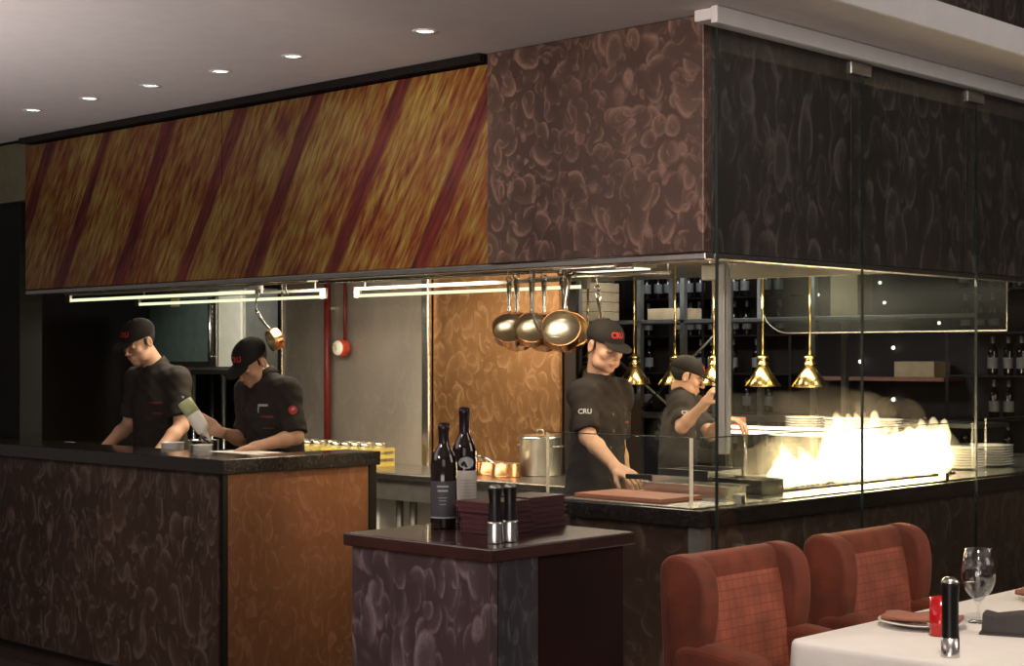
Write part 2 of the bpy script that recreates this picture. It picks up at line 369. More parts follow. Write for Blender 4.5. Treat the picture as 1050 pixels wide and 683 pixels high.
# downlights
t = thing('recessed_downlight', 'small round recessed ceiling downlight nearest the copper hood, rightmost of the row', 'ceiling light', (-4.586, 4.30, ZC-.001), group='row of recessed ceiling downlights')
MB().lathe([(.036, -.002), (.050, -.002), (.052, .0), (.036, .006)], n=28).build('trim_ring', m_trimw, t)
MB().lathe([(.0, .001), (.037, .001)], n=24).build('lamp_lens', m_lampglow, t)
dlab = ['second recessed downlight from the copper hood, above the right part of the streaked artwork', 'third recessed downlight from the copper hood', 'fourth recessed downlight from the copper hood',
        'recessed ceiling downlight, second from the left end of the row', 'recessed ceiling downlight farthest left, near the dark jamb']
dxs = [-5.373, -5.889, -6.438, -6.972, -7.512]
for lb, x in zip(dlab, dxs): dup(t, lb, (x, 4.27, ZC-.001))
for x in [-4.586]+dxs: light('downlight_beam', 'SPOT', (x, 4.29, ZC-.02), 9, (1, .84, .66), .03, target=(x, 4.29, 0), spot=80, blend=.8)

# ------------------------------------------------------------------ canopy fascia
def slab_panel(name, label, cat, x0, x1, y0, y1, z0, z1, m, group=None, bev=.003):
    c = ((x0+x1)/2, (y0+y1)/2, z0)
    o = MB().box(x0-c[0], x1-c[0], y0-c[1], y1-c[1], 0, z1-z0).build(name, m, None, bev); o.location = c
    return tag(o, label, cat, group)
def art_panel(x0, x1, label):
    o = MB().box(x0+6.62, x1+6.62, -.03, .03, -.42, .42).build('artwork_panel', m_art, None, .002); o.location = (-6.62, 4.83, 2.497)
    return tag(o, label, 'wall art', 'streaked red and gold art panels on the canopy')
art_panel(-6.605, -4.735, 'streaked amber and red striped glass art panel beside the copper hood, the right one')
art_panel(-8.53, -6.612, 'darker streaked brown and red glass art panel at the left end of the canopy')
t = thing('canopy_hood', 'ground copper clad kitchen hood above the open grill station', 'kitchen hood', (-4.2, 5.6, ZH))
hood = t
MB().box(-4.728, KX1, 4.79, 4.84, ZH, ZC-.003).build('front_panel', m_copper_hood, t, .003, world=True)
for a, b in ((4.842, 5.80), (5.805, 6.785), (6.79, 9.2)):
    MB().box(-3.65, KX1, a, b, ZH, ZC-.003).build('side_panel', m_copper_side, t, .003, world=True)
MB().box(-4.732, -4.728, 4.80, 4.95, ZH, ZC-.003).build('edge_strip', m_blackm, t, world=True)
# steel rail below the fascia
MB().box(-8.53, -3.60, 4.80, 4.86, ZH-.028, ZH-.002).build('front_rail', m_steel, t, .004, world=True)
MB().box(-3.66, -3.60, 4.862, 9.2, ZH-.025, ZH-.002).build('side_rail', m_steel, t, .004, world=True)
MB().box(-8.53, -6.3, 5.05, 5.10, ZH-.02, ZH+.05).box(-8.53, -3.66, 5.95, 6.0, ZH+.05, ZH+.13).box(-5.2, -3.66, 6.9, 6.96, ZH+.02, ZH+.10).build('cross_rail', m_steeld, t, .004, world=True)
MB().box(-8.53, -3.67, 4.87, 9.2, ZH+.18, ZH+.20).build('canopy_top', m_satin, t, world=True)
g = MB()
for k in range(26): g.box(-5.6+.07*k, -5.56+.07*k, 5.1, 5.9, ZH+.145, ZH+.175)
g.box(-5.62, -3.76, 5.09, 5.12, ZH+.13, ZH+.178).box(-5.62, -3.76, 5.88, 5.91, ZH+.13, ZH+.178)
g.build('grease_filter', M('tan_filter_metal', (.50, .40, .28), .45, .3), t, world=True)
# fluorescent lamps
t = thing('fluorescent_lamp', 'long green-white fluorescent tube lamp beneath the left canopy, the front one', 'strip light', (-8.0, 5.35, 2.04), group='fluorescent tubes under the left canopy')
MB().cyl((-.95, 0, 0), (.95, 0, 0), .009).build('tube', m_tube, t)
MB().box(-1.0, -.95, -.01, .01, -.012, .05).box(.95, 1.0, -.01, .01, -.012, .05).box(-1, 1, -.006, .006, .03, .05).cyl((-.9, 0, .05), (-.9, 0, .214), .005, n=8).cyl((.9, 0, .05), (.9, 0, .214), .005, n=8).build('fixture', m_steeld, t, .003)
dup(t, 'long green-white fluorescent tube lamp beneath the left canopy, the rear one', (-8.3, 6.05, 2.04))
dup(t, 'fluorescent tube lamp above the hanging copper pans and copper wall', (-6.2, 6.1, 2.04), scale=(.9, 1, 1))
t = thing('square_canopy_lamp', 'small rectangular white lamp in the hood above the chef at the grill', 'ceiling light', (-5.72, 6.75, 2.16))
MB().box(-.22, .22, -.09, .09, 0, .008).build('diffuser', m_fixt, t); MB().box(-.25, .25, -.11, .11, .009, .06).build('housing', m_steeld, t, .005)

# ------------------------------------------------------------------ back walls
slab_panel('steel_wall_panel', 'dull swirl-brushed steel wall panel behind the red pipes', 'wall panel', -8.87, -7.43, 6.97, 7.0, .95, 2.26, m_steelwall)
slab_panel('copper_wall_panel', 'glowing swirl-brushed copper wall panel behind the hanging pans', 'wall panel', -7.36, -6.29, 6.97, 7.0, .95, 2.26, m_copperwall)
tag(MB().box(-7.428, -7.362, 6.93, 6.968, 1.0, 2.25).build('corner_post', m_steel, None, .01), 'bright stainless steel post between the steel and copper wall panels', 'post')
tag(MB().box(-8.92, -8.872, 6.95, 7.02, .12, 2.25).build('edge_post', m_steel, None, .008), 'thin steel edge post at the left end of the steel wall', 'post')
t = thing('fire_pipe', 'dark red painted vertical pipe on the steel wall', 'pipe', (-8.34, 6.92, 1.001), group=None)
MB().cyl((0, 0, 0), (0, 0, 1.2), .022).build('pipe_run', m_red, t)
MB().box(-.035, .035, .0, .049, 1.0, 1.02).build('bracket', m_steeld, t)
t = thing('fire_alarm_bell', 'red fire alarm bell with a white round face hanging on a thin red pipe', 'fire alarm', (-8.17, 6.90, 1.745))
MB().cyl((0, 0.03, 0), (0, -.03, 0), .055, n=24).build('housing', m_redd, t, .006)
MB().lathe([(0, .022), (.03, .02), (.048, .008), (.05, 0)], n=24).xf(Matrix.Translation((0, -.03, 0))@Matrix.Rotation(R(90), 4, 'X')).build('face_plate', m_white, t)
MB().tube([(0, .03, .05), (0, .03, .44)], .011).build('conduit', m_red, t)
MB().box(-.015, .015, -.056, -.052, -.015, .01).cyl((-.012, -.056, .018), (.018, -.056, .018), .005).build('label_mark', m_green, t)

# back worktop
t = thing('back_worktop', 'long stainless steel worktop along the steel and copper walls', 'worktop', (-7.2, 6.66, .12))
MB().box(-8.85, -5.6, 6.34, 6.965, .96, 1.0).build('worktop', m_steel, t, .008, world=True)
MB().box(-8.8, -5.6, 6.36, 6.4, .84, .958).build('apron_rail', m_steeld, t, world=True)
MB().box(-8.1, -7.25, 6.42, 6.9, .2, .95).build('cabinet_body', m_white, t, .005, world=True)
for x in (-7.1, -6.98, -6.8, -6.1, -5.65): MB().cyl((x, 6.45, .12), (x, 6.45, .955), .022).build('leg', m_steeld, t, world=True)
MB().box(-7.2, -5.65, 6.42, 6.9, .34, .36).build('undershelf', m_steeld, t, world=True)
MB().box(-7.2, -6.3, 6.93, 6.965, .13, .83).build('back_board', m_blackm, t, world=True)

# ------------------------------------------------------------------ left counter
t = thing('bar_counter', 'large bar-height counter clad in ground bronze with black granite top, left side', 'counter', (-7.8, 4.9, 0))
MB().box(-9.4, -6.262, 4.53, 4.58, .10, 1.128).build('front_panel', m_counter, t, .002, world=True)
MB().box(-6.26, -6.215, 4.55, 5.43, .10, 1.128).build('end_panel', m_end, t, .002, world=True)
MB().box(-9.4, -6.19, 4.50, 4.86, 1.13, 1.20).box(-6.45, -6.19, 4.862, 5.49, 1.13, 1.20).build('granite_ledge', m_granite, t, .004, world=True)
MB().box(-6.231, -6.212, 4.52, 4.548, .0, 1.128).build('corner_trim', m_blackm, t, world=True); MB().box(-6.27, -6.21, 5.432, 5.48, .0, 1.128).build('end_trim', m_blackm, t, world=True)
MB().box(-9.4, -6.25, 4.55, 4.6, .0, .098).box(-6.3, -6.24, 4.6, 5.42, .0, .098).build('plinth', m_darkp, t, world=True)
MB().box(-9.4, -6.24, 4.515, 4.53, .085, .102).build('kick_strip', m_blackm, t, world=True)
MB().box(-8.70, -6.46, 4.862, 5.16, .98, 1.02).build('worktop', m_steel, t, .004, world=True)
MB().box(-8.69, -6.46, 4.88, 5.14, .122, .978).build('carcass', m_steeld, t, world=True)
# ------------------------------------------------------------------ right counter
t = thing('grill_counter', 'ground bronze grill counter with black granite top behind the glass, right side', 'counter', (-4.0, 6.2, 0))
MB().box(-4.30, -3.67, 4.83, 4.88, .05, 1.04).build('front_panel', m_counter_r, t, .002, world=True)
MB().box(-3.70, -3.65, 4.885, 8.6, .05, 1.04).build('side_panel', m_counter_r, t, .002, world=True)
MB().box(-3.69, -3.635, 4.815, 4.882, .0, 1.04).build('corner_trim', m_steeld, t, world=True)
MB().box(-4.36, -3.61, 4.79, 8.6, 1.045, 1.11).build('granite_top', m_granite, t, .004, world=True)
MB().box(-4.34, -3.72, 4.9, 8.58, .122, 1.04).build('carcass', m_steeld, t, world=True)
MB().box(-4.34, -3.66, 4.80, 8.55, 1.111, 1.116).build('steel_inlay', m_steel, t, world=True)
ZT = 1.116
# low glass guard
t = thing('glass_guard', 'low clear glass guard around the front corner of the grill counter', 'glass screen', (-3.9, 5.8, ZT))
MB().box(-4.425, -3.70, 4.835, 4.845, ZT+.001, 1.375).build('front_pane', m_glassg, t, world=True)
MB().box(-3.672, -3.662, 4.85, 6.98, ZT+.001, 1.375).build('side_pane', m_glassg, t, world=True)
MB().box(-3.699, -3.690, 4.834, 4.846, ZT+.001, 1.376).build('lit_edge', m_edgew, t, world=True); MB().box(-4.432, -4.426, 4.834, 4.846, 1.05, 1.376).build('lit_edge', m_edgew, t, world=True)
MB().box(-4.425, -3.70, 4.834, 4.846, 1.3755, 1.379).box(-3.673, -3.661, 4.85, 6.98, 1.3755, 1.379).build('top_edge', m_glassedge, t, world=True)
MB().box(-3.69, -3.65, 5.10, 5.13, ZT, 1.15).build('clamp', m_steel, t, .003, world=True); MB().box(-3.69, -3.65, 6.7, 6.73, ZT, 1.15).build('clamp', m_steel, t, .003, world=True)
t = thing('end_glass_guard', 'separate low glass guard with steel end post at the far right of the grill counter', 'glass screen', (-3.66, 7.3, ZT))
MB().box(-.006, .004, -.2, .28, .001, .27).build('pane', m_glassg, t); MB().box(-.01, .01, .282, .30, .001, .275).build('end_post', m_steeld, t); MB().box(-.007, .005, -.2, .28, .2705, .275).build('top_edge', m_glassedge, t)
# tall glass partition
gx = -3.545
plab = ['tall glass partition pane nearest the hood corner, left of the three', 'tall glass partition pane in the middle, before the brightest flames', 'tall glass partition pane at the right, cut by the frame']
joints = [4.80, 5.806, 6.787, 8.6]
for k in range(3):
    t = thing('glass_partition', plab[k], 'glass wall', (gx, joints[k], 0), group='tall glass partition panes')
    L = joints[k+1]-joints[k]-.008
    MB().box(-.005, .005, .001, L, .02, 2.90).build('pane', m_glass, t)
    MB().box(-.006, .006, -.0035, .0005, .02, 2.90).build('glass_edge', m_glassedge, t)
    MB().box(-.02, .02, .0, L, .001, .02).build('floor_channel', m_steeld, t)
    if k < 2: MB().box(-.012, .014, L-.10, L+.06, 2.845, 2.895).build('patch_clamp', m_steel, t, .003)
# steel bracket post hanging inside the corner
t = thing('hanging_post', 'square stainless steel post hanging from the hood inside the glass corner', 'post', (-3.872, 5.285, 1.29))
MB().box(-.018, .018, -.018, .018, 0, .78).build('upright', m_satin, t, .003); MB().box(-.04, .04, -.04, .04, .77, .785).build('flange', m_steel, t, .003)
MB().box(.022, .03, -.012, .012, .02, .78).build('side_channel', m_satin, t)

# ------------------------------------------------------------------ podium and what stands on it
t = thing('service_podium', 'square service podium clad in mauve ground metal with dark wooden top', 'podium', (-3.095, 3.145, 0))
MB().box(-3.38, -2.81, 2.86, 3.43, 1.165, 1.20).build('top_board', m_wood, t, .004, world=True)
MB().box(-3.36, -2.83, 2.875, 2.905, .03, 1.163).build('front_panel', m_podium, t, .002, world=True)
MB().box(-2.86, -2.829, 2.91, 3.055, .03, 1.163).build('corner_panel', m_podium_s, t, .002, world=True)
MB().box(-2.858, -2.832, 3.058, 3.405, .03, 1.163).build('door', m_wooddoor, t, .003, world=True)
MB().box(-3.36, -2.87, 2.91, 3.41, .0, 1.16).build('carcass', m_wood, t, world=True)
def bottle(name, label, loc, h, r, lab):
    t = thing(name, label, 'wine bottle', loc)
    nb = h*.60
    MB().lathe([(0, .004), (r*.6, .002), (r*.96, 0), (r, .006), (r, nb), (r*.96, nb+.012), (r*.75, nb+.035), (r*.42, nb+.056), (.0145, nb+.072), (.0135, h-.02), (.0155, h-.018), (.0155, h-.004), (0, h-.002)], n=36).build('glass_body', m_bottle, t)
    MB().lathe([(.0150, h-.075), (.0150, h-.022), (.0168, h-.02), (.0168, h-.002), (0, h)], n=24).build('foil', m_foil, t)
    return t
def wrap(t, name, m, r, z0, z1, a0, a1, off=.0012, n=14):
    vs = []; 
    for i in range(n+1):
        a = a0+(a1-a0)*i/n
        for z in (z0, z1): vs.append(((r+off)*math.cos(a), (r+off)*math.sin(a), z))
    return MB().add(vs, [(2*i, 2*i+2, 2*i+3, 2*i+1) for i in range(n)], True).build(name, m, t)
AC = math.atan2(-3.12, 3.25)             # direction from the podium to the dining room
b = bottle('wine_bottle', 'dark wine bottle with a dark grey label, front left of the two', (-3.25, 3.119, 1.201), .298, .0375, 0)
lb = wrap(b, 'label', m_labeld, .0375, .03, .135, AC-1.25, AC+1.0)
wrap(b, 'label_line', m_seal, .0375, .032, .035, AC-1.2, AC+.95, .0018); 
for k, zz in enumerate((.118, .106, .088, .080, .070)): wrap(b, 'label_print', m_print, .0375, zz, zz+(.005 if k < 2 else .0015), AC-(.5-.05*k), AC+(.35-.05*k), .0018)
b = bottle('wine_bottle', 'taller dark wine bottle with a cream label and grey oval seal, behind the other', (-3.301, 3.25, 1.201), .338, .0355, 1)
lb = wrap(b, 'label', m_labelw, .0355, .05, .155, AC-1.0, AC+1.25)
for k in range(9): wrap(b, 'label_print', m_print, .0355, .055+.009*k, .0565+.009*k, AC-.4, AC+1.1, .0016)
vs = [(.0375*math.cos(AC+.15+.62*math.cos(u)), .0375*math.sin(AC+.15+.62*math.cos(u)), .178+.017*math.sin(u)) for u in [2*PI*i/28 for i in range(28)]]
MB().add(vs, [tuple(range(28))]).build('oval_seal', m_seal, b)
def mill(label, loc, s=1.0, name='pepper_mill'):
    t = thing(name, label, 'pepper mill', loc, group=None)
    MB().lathe([(0, 0), (.0215*s, 0), (.0215*s, .002), (.0205*s, .05*s), (.0205*s, .056*s), (0, .056*s)], n=28).build('steel_base', m_steel, t)
    MB().lathe([(.0200*s, .0565*s), (.0165*s, .085*s), (.0155*s, .11*s), (.0185*s, .138*s), (.0195*s, .142*s), (0, .142*s)], n=28).build('black_body', m_blackm, t)
    MB().lathe([(.0165*s, .1425*s), (.017*s, .146*s), (.010*s, .151*s), (0, .152*s)], n=24).build('cap', m_steeld, t)
    return t
mill('black pepper mill with steel base on the podium, left of the pair', (-2.898, 2.965, 1.201))
mill('black pepper mill with steel base on the podium, right of the pair', (-2.895, 3.018, 1.201))
# menus
random.seed(4)
mt = thing('leather_menu', 'burgundy menu book at the bottom of the front stack on the podium', 'menu', (-3.085, 3.17, 1.201), R(4), group='burgundy menus in the front stack')
MB().box(-.068, .068, -.082, .082, 0, .002).box(-.068, .068, -.082, .082, .012, .014).box(-.068, -.065, -.082, .082, .002, .012).build('cover', m_menu, mt, .0008)
MB().box(-.064, .063, -.079, .079, .0022, .0118).build('pages', m_menu, mt)
names = ['second', 'third', 'fourth', 'fifth', 'sixth']
for k in range(5): dup(mt, f'burgundy menu book, {names[k]} from the bottom of the front stack on the podium' if k < 4 else 'burgundy menu book on top of the front stack on the podium', (-3.085+.007*(k % 2)-.004*k, 3.17-.003*k+.003*(k % 3), 1.201+.0145*(k+1)), R(4+random.uniform(-5, 5)))
for k in range(6):
    lb = 'burgundy menu book at the bottom of the stack at the back right of the podium' if k == 0 else (f'burgundy menu book, {names[k-1]} from the bottom of the back right stack' if k < 5 else 'burgundy menu book on top of the back right stack')
    dup(mt, lb, (-3.125+.006*(k % 2)-.004*k, 3.345+.002*k, 1.201+.0145*k), R(2+random.uniform(-5, 5)), group='burgundy menus in the back stack')

# ------------------------------------------------------------------ chairs and dining table
def chk(poly, n=2):
    for _ in range(n): poly = [q for i, p in enumerate(poly) for r in [poly[(i+1) % len(poly)]] for q in ((p[0]*.78+r[0]*.22, p[1]*.78+r[1]*.22), (p[0]*.22+r[0]*.78, p[1]*.22+r[1]*.78))]
    return poly
def armchair(label, loc):
    t = thing('wingback_armchair', label, 'armchair', loc, 0, 'rust velvet wingback armchairs')
    W = .60
    back = [(0.02, .30), (.0, .62), (-.02, .98), (-.015, 1.03), (.02, 1.055), (.07, 1.045), (.09, 1.0), (.11, .62), (.12, .30)]
    MB().prism(chk(back), 'y', 0.0, W).build('backrest', m_velvet, t, .022, 3)
    cush = [(.10, .46), (.09, .70), (.06, .97), (.07, .995), (.09, .985), (.115, .85), (.14, .65), (.14, .46)]
    MB().prism(chk(cush), 'y', .087, W-.087).build('back_cushion', m_velvetc, t, .02, 3)
    wing = [(.04, .60), (.0, .98), (.0, 1.045), (.04, 1.06), (.11, 1.05), (.155, 1.01), (.17, .93), (.165, .83), (.14, .74), (.12, .60)]
    for y in (0.0, W-.085): MB().prism(chk(wing), 'y', y-.004, y+.080).build('wing', m_velvet, t, .018, 4)
    arm = [(.03, .30), (.03, .75), (.08, .79), (.20, .785), (.335, .765), (.365, .74), (.37, .68), (.355, .30)]
    for y in (-.012, W-.098): MB().prism(chk(arm), 'y', y, y+.11).build('arm', m_velvet, t, .03, 4)
    MB().box(.10, .40, .10, W-.10, .34, .47).build('seat_cushion', m_velvetc, t, .035, 4)
    MB().box(.03, .38, .02, W-.02, .24, .335).build('seat_frame', m_velvet, t, .015)
    for x in (.06, .34):
        for y in (.05, W-.05): MB().cyl((x, y, .24), (x, y, 0), .022, .014).build('leg', m_wood, t)
    return t
armchair('rust velvet wingback armchair nearest the podium, front of the two', (-3.165, 4.00, 0))
armchair('rust velvet wingback armchair farther back, half hidden by the nearer one', (-3.17, 4.82, 0))

TZ = .82; TX0, TX1, TY0, TY1 = -2.775, -1.75, 4.11, 6.1
t = thing('dining_table', 'rectangular dining table under a white cloth', 'table', (-2.25, 5.1, 0))
MB().box(-2.70, -1.79, 4.2, 6.06, TZ-.035, TZ-.006).build('tabletop', m_wood, t, world=True)
for x in (-2.45, -1.9):
    for y in (4.5, 5.9): MB().box(x-.03, x+.03, y-.03, y+.03, 0, TZ-.036).build('leg', m_wood, t, world=True)
def cloth():
    mb = MB(); path = []
    r = .05
    def arc(cx, cy, a0): return [(cx+r*math.cos(a0+PI/2*i/6), cy+r*math.sin(a0+PI/2*i/6)) for i in range(7)]
    corners = arc(TX1-r, TY1-r, 0)+arc(TX0+r, TY1-r, PI/2)+arc(TX0+r, TY0+r, PI)+arc(TX1-r, TY0+r, 1.5*PI)
    pts = []
    for i, p in enumerate(corners):
        q = corners[(i+1) % len(corners)]; d = math.dist(p, q); k = max(1, int(d/.03))
        for j in range(k): pts.append((p[0]+(q[0]-p[0])*j/k, p[1]+(q[1]-p[1])*j/k))
    n = len(pts); cx, cy = (TX0+TX1)/2, (TY0+TY1)/2; rows = []
    prof = [(-.30, 0), (-.012, 0), (-.004, -.002), (.002, -.009), (.004, -.02), (.008, -.07), (.011, -.13), (.014, -.20), (.016, -.27)]
    vs = []; s = 0
    for j, (o, dz) in enumerate(prof):
        for i, p in enumerate(pts):
            a = pts[i-1]; b_ = pts[(i+1) % n]; tx, ty = b_[0]-a[0], b_[1]-a[1]; l = math.hypot(tx, ty); nx, ny = ty/l, -tx/l
            f = max(0, -dz-.01)/.26; wv = .010*f*(math.sin(i*.47)+.6*math.sin(i*.23+1)) 
            oo = o+wv+.004*f
            if j == 0: vs.append((cx+(p[0]-cx)*.4, cy+(p[1]-cy)*.4, TZ))
            else: vs.append((p[0]+nx*oo, p[1]+ny*oo, TZ+dz))
    fs = [(j*n+i, j*n+(i+1) % n, (j+1)*n+(i+1) % n, (j+1)*n+i) for j in range(len(prof)-1) for i in range(n)]
    fs.append(tuple(range(n)))
    mb.add(vs, fs, True); o = mb.build('tablecloth', m_cloth); return tag(o, 'white tablecloth draped over the dining table at lower right', 'tablecloth')
cloth()
Z = TZ+.0015
mt2 = thing('pepper_mill', 'tall black pepper mill with steel base on the white tablecloth', 'pepper mill', (-2.275, 4.20, Z))
MB().lathe([(0, 0), (.0265, 0), (.0265, .004), (.0255, .055), (0, .055)], n=28).build('steel_base', m_steel, mt2)
MB().lathe([(.0255, .0555), (.0235, .09), (.0235, .17), (.026, .205), (.026, .212), (0, .212)], n=28).build('black_body', m_blackm, mt2)
MB().lathe([(.027, .2125), (.027, .218), (.016, .227), (0, .229)], n=28).build('steel_cap', m_steel, mt2)
t = thing('candle_holder', 'red glass candle holder beside the pepper mill on the tablecloth', 'candle holder', (-2.47, 4.50, Z))
MB().lathe([(0, 0), (.030, 0), (.034, .006), (.034, .118), (.030, .118), (.030, .012), (0, .012)], n=30).build('red_cup', m_candle, t)
MB().cyl((0, 0, .0125), (0, 0, .05), .026).build('candle', m_white, t)
def wineglass(label, loc, s=1.0, fill=True):
    t = thing('wine_glass', label, 'glass', loc)
    pr = [(.0, .0), (.036, .001), (.038, .003), (.012, .006), (.0045, .012), (.004, .055), (.012, .068), (.042, .105), (.054, .135), (.053, .175), (.040, .240), (.0388, .240), (.0518, .175), (.0528, .135), (.041, .107), (.011, .071), (.0, .067)]
    MB().lathe([(a*s, b*s) for a, b in pr], n=36).build('bowl_and_stem', m_wine, t)
    if fill: MB().lathe([(0, .0685*s), (.0105*s, .0720*s), (.0400*s, .1075*s), (.0505*s, .132*s), (0, .132*s)], n=36).build('water', m_water, t)
    return t
wineglass('wine glass with a little water behind the charcoal box', (-2.50, 4.80, Z))
def plate(label, loc, r=.14, g=None):
    t = MB().lathe([(0, .004), (r*.6, .004), (r*.68, .010), (r, .018), (r, .021), (r*.66, .014), (r*.58, .008), (0, .008)], n=40).build('dinner_plate', m_plate); t.location = loc
    return tag(t, label, 'plate', g)
def napkin(label, loc, rz, sx, sy, m, h=.012):
    mb = MB(); nx, ny = 14, 10; vs = []
    for s_ in (0, 1):
        for j in range(ny+1):
            for i in range(nx+1):
                x = (i/nx-.5)*sx; y = (j/ny-.5)*sy; vs.append((x, y, s_*(h+.004*math.sin(i*.9)+.003*math.sin(j*1.1+i*.4))))
    n = (nx+1)*(ny+1); fs = []
    for j in range(ny):
        for i in range(nx):
            a = j*(nx+1)+i; fs += [(a, a+nx+1, a+nx+2, a+1), (n+a, n+a+1, n+a+nx+2, n+a+nx+1)]
    bd = [i for i in range(nx+1)]+[j*(nx+1)+nx for j in range(1, ny+1)]+[ny*(nx+1)+i for i in range(nx-1, -1, -1)]+[j*(nx+1) for j in range(ny-1, 0, -1)]
    for i, a in enumerate(bd): b_ = bd[(i+1) % len(bd)]; fs.append((a, b_, b_+n, a+n))
    o = mb.add(vs, fs, True).build('folded_napkin', m); o.location = loc; o.rotation_euler = (0, 0, rz); return tag(o, label, 'napkin')
plate('white dinner plate under a copper napkin, nearest setting on the table', (-2.60, 4.62, Z))
napkin('copper brown folded napkin on the nearest dinner plate', (-2.60, 4.62, Z+.022), R(20), .24, .13, m_napk)
plate('white dinner plate under a copper napkin, farther setting at the right edge', (-2.52, 5.42, Z))
napkin('copper brown folded napkin on the far dinner plate at the right edge', (-2.52, 5.42, Z+.022), R(10), .26, .14, m_napk)
t = thing('condiment_box', 'charcoal grey fabric covered box behind the pepper mill', 'box', (-2.33, 4.66, Z), R(20))
MB().prism([(-.075, 0), (.075, 0), (.082, .055), (.05, .075), (-.03, .062), (-.07, .07)], 'y', -.035, .035).build('cover', m_napg, t, .008)
MB().box(-.08, .08, -.04, .04, 0, .006).build('base', m_napg, t)
for k, (dx, dy, lb) in enumerate(((-.14, -.02, 'steel table knife left of the near copper napkin'), (-.17, .02, 'steel dinner fork beside the near plate'))):
    t = MB().box(-.009, .009, -.10, -.0, 0, .003).prism([(-.006, 0), (.006, 0), (.009, .06), (.004, .10), (-.006, .10)], 'z', 0, .002).build('knife' if k == 0 else 'fork', m_steel)
    t.location = (-2.45+.03*k, 4.50+.32+.04*k, Z); t.rotation_euler = (0, 0, R(80)); tag(t, lb, 'cutlery')

# ------------------------------------------------------------------ pans
def pan(name, label, r=.085, d=.075, hl=.19, group=None):
    t = thing(name, label, 'saucepan', (0, 0, 0), group=group)
    MB().lathe([(0, 0), (r*.94, 0), (r, .008), (r, d), (r+.004, d+.002), (r+.004, d+.004), (r-.002, d+.004), (r-.002, .004), (0, .004)], n=36).build('copper_body', m_copper, t)
    MB().lathe([(0, .0045), (r*.93, .0045), (r-.0025, .010), (r-.0025, d+.0035)], n=36).build('tin_lining', m_tin, t)
    h = MB().tube([(r-.002, 0, d-.022), (r+.02, 0, d-.012), (r+.05, 0, d+.002), (r+hl*.6, 0, d+.02), (r+hl-.016, 0, d+.030)], [.014, .009, .0085, .012, .013], n=10)
    ring = [(r+hl+.002+.013*math.cos(a), .013*math.sin(a), d+.034) for a in [2*PI*i/12 for i in range(12)]]
    h.tube(ring, .0042, 6, True); h.build('handle', m_steel, t)
    return t
def hang_ring(o, ring, yaw, tilt, sc):
    hang(o, (0, 0, 0), yaw, tilt); o.scale = (sc,)*3; o.location = Vector(ring)-o.rotation_euler.to_matrix()@Vector((.254, 0, .104))*sc
def hang(o, loc, yaw, tilt, roll=0):
    # handle up, mouth turned towards yaw (world angle), tilted down by tilt
    n = Vector((math.cos(yaw)*math.cos(tilt), math.sin(yaw)*math.cos(tilt), -math.sin(tilt)))
    up = (Vector((0, 0, 1))-n*n.z); up.normalize()
    if roll: up = Matrix.Rotation(roll, 3, n)@up
    y = n.cross(up); Mx = Matrix((up, y, n)).transposed()
    o.rotation_euler = Mx.to_euler(); o.location = loc
CAMY = R(-46)
p0 = pan('copper_saucepan', 'small copper saucepan hanging leftmost, its tinned inside facing out', .082, .07, .17, 'copper saucepans hanging from the canopy rail')
RY = 5.85
hang(p0, (-5.58, RY-.04, 1.80), CAMY, R(-26))
ps = [(-5.645, RY+.09, 1.79, 1.12, 'larger copper saucepan hanging behind the leftmost small one', .02), (-5.445, RY-.02, 1.80, 1.0, 'copper saucepan hanging in the middle, bright round inside showing', 0),
      (-5.47, RY+.10, 1.785, 1.1, 'bigger copper saucepan hanging behind the middle one', 0), (-5.25, RY-.01, 1.79, 1.16, 'wide copper saucepan hanging rightmost of the front three', -.12), (-5.32, RY+.11, 1.785, 1.15, 'copper saucepan hanging behind the rightmost wide one', .1)]
hooks = [(-5.58, RY-.04, 1)]
for x, y, z, s, lb, ro in ps:
    c = dup(p0, lb); hang(c, (x, y, z), CAMY+ro, R(-26), ro); c.scale = (s, s, s)
    hooks.append((x, y, s))
t = thing('hanging_rail', 'stainless steel rail with the copper saucepans hanging from it', 'rail', (-5.5, RY-.02, 2.115))
MB().cyl((-1.6, 0, 0), (.6, 0, 0), .011).build('rod', m_steel, t); MB().cyl((-1.6, .13, 0), (.6, .13, 0), .009).build('rod', m_steel, t)
for x in (-1.5, -.5, .5): MB().box(x-.01, x+.01, -.012, .142, .011, .12).build('bracket', m_steeld, t)
hl = ['hook above the leftmost hanging saucepan', 'hook above the larger saucepan behind the leftmost', 'hook above the middle hanging saucepan', 'hook above the bigger saucepan behind the middle one', 'hook above the rightmost hanging saucepan', 'hook above the saucepan behind the rightmost']
h0 = MB().tube([(.0, .0, .0), (.01, 0, -.006), (.014, 0, .01), (.004, 0, .03), (.0, 0, .05), (.0, 0, .085), (.008, 0, .105), (.018, 0, .095)], .0025, 6).build('wire_hook', m_steel)
bpy.context.view_layer.update()
for k, (x, y, s) in enumerate(hooks):
    o = h0 if k == 0 else h0.copy()
    if k: C.objects.link(o)
    zz = 1.80+ (.082+.172)*s*.93
    o.location = (x+.02, y-.03, zz-.02); o.scale = (1, 1, max(.4, (2.13-zz+.02)/.10)); tag(o, 'thin steel wire '+hl[k], 'hook', 'wire hooks on the saucepan rail')
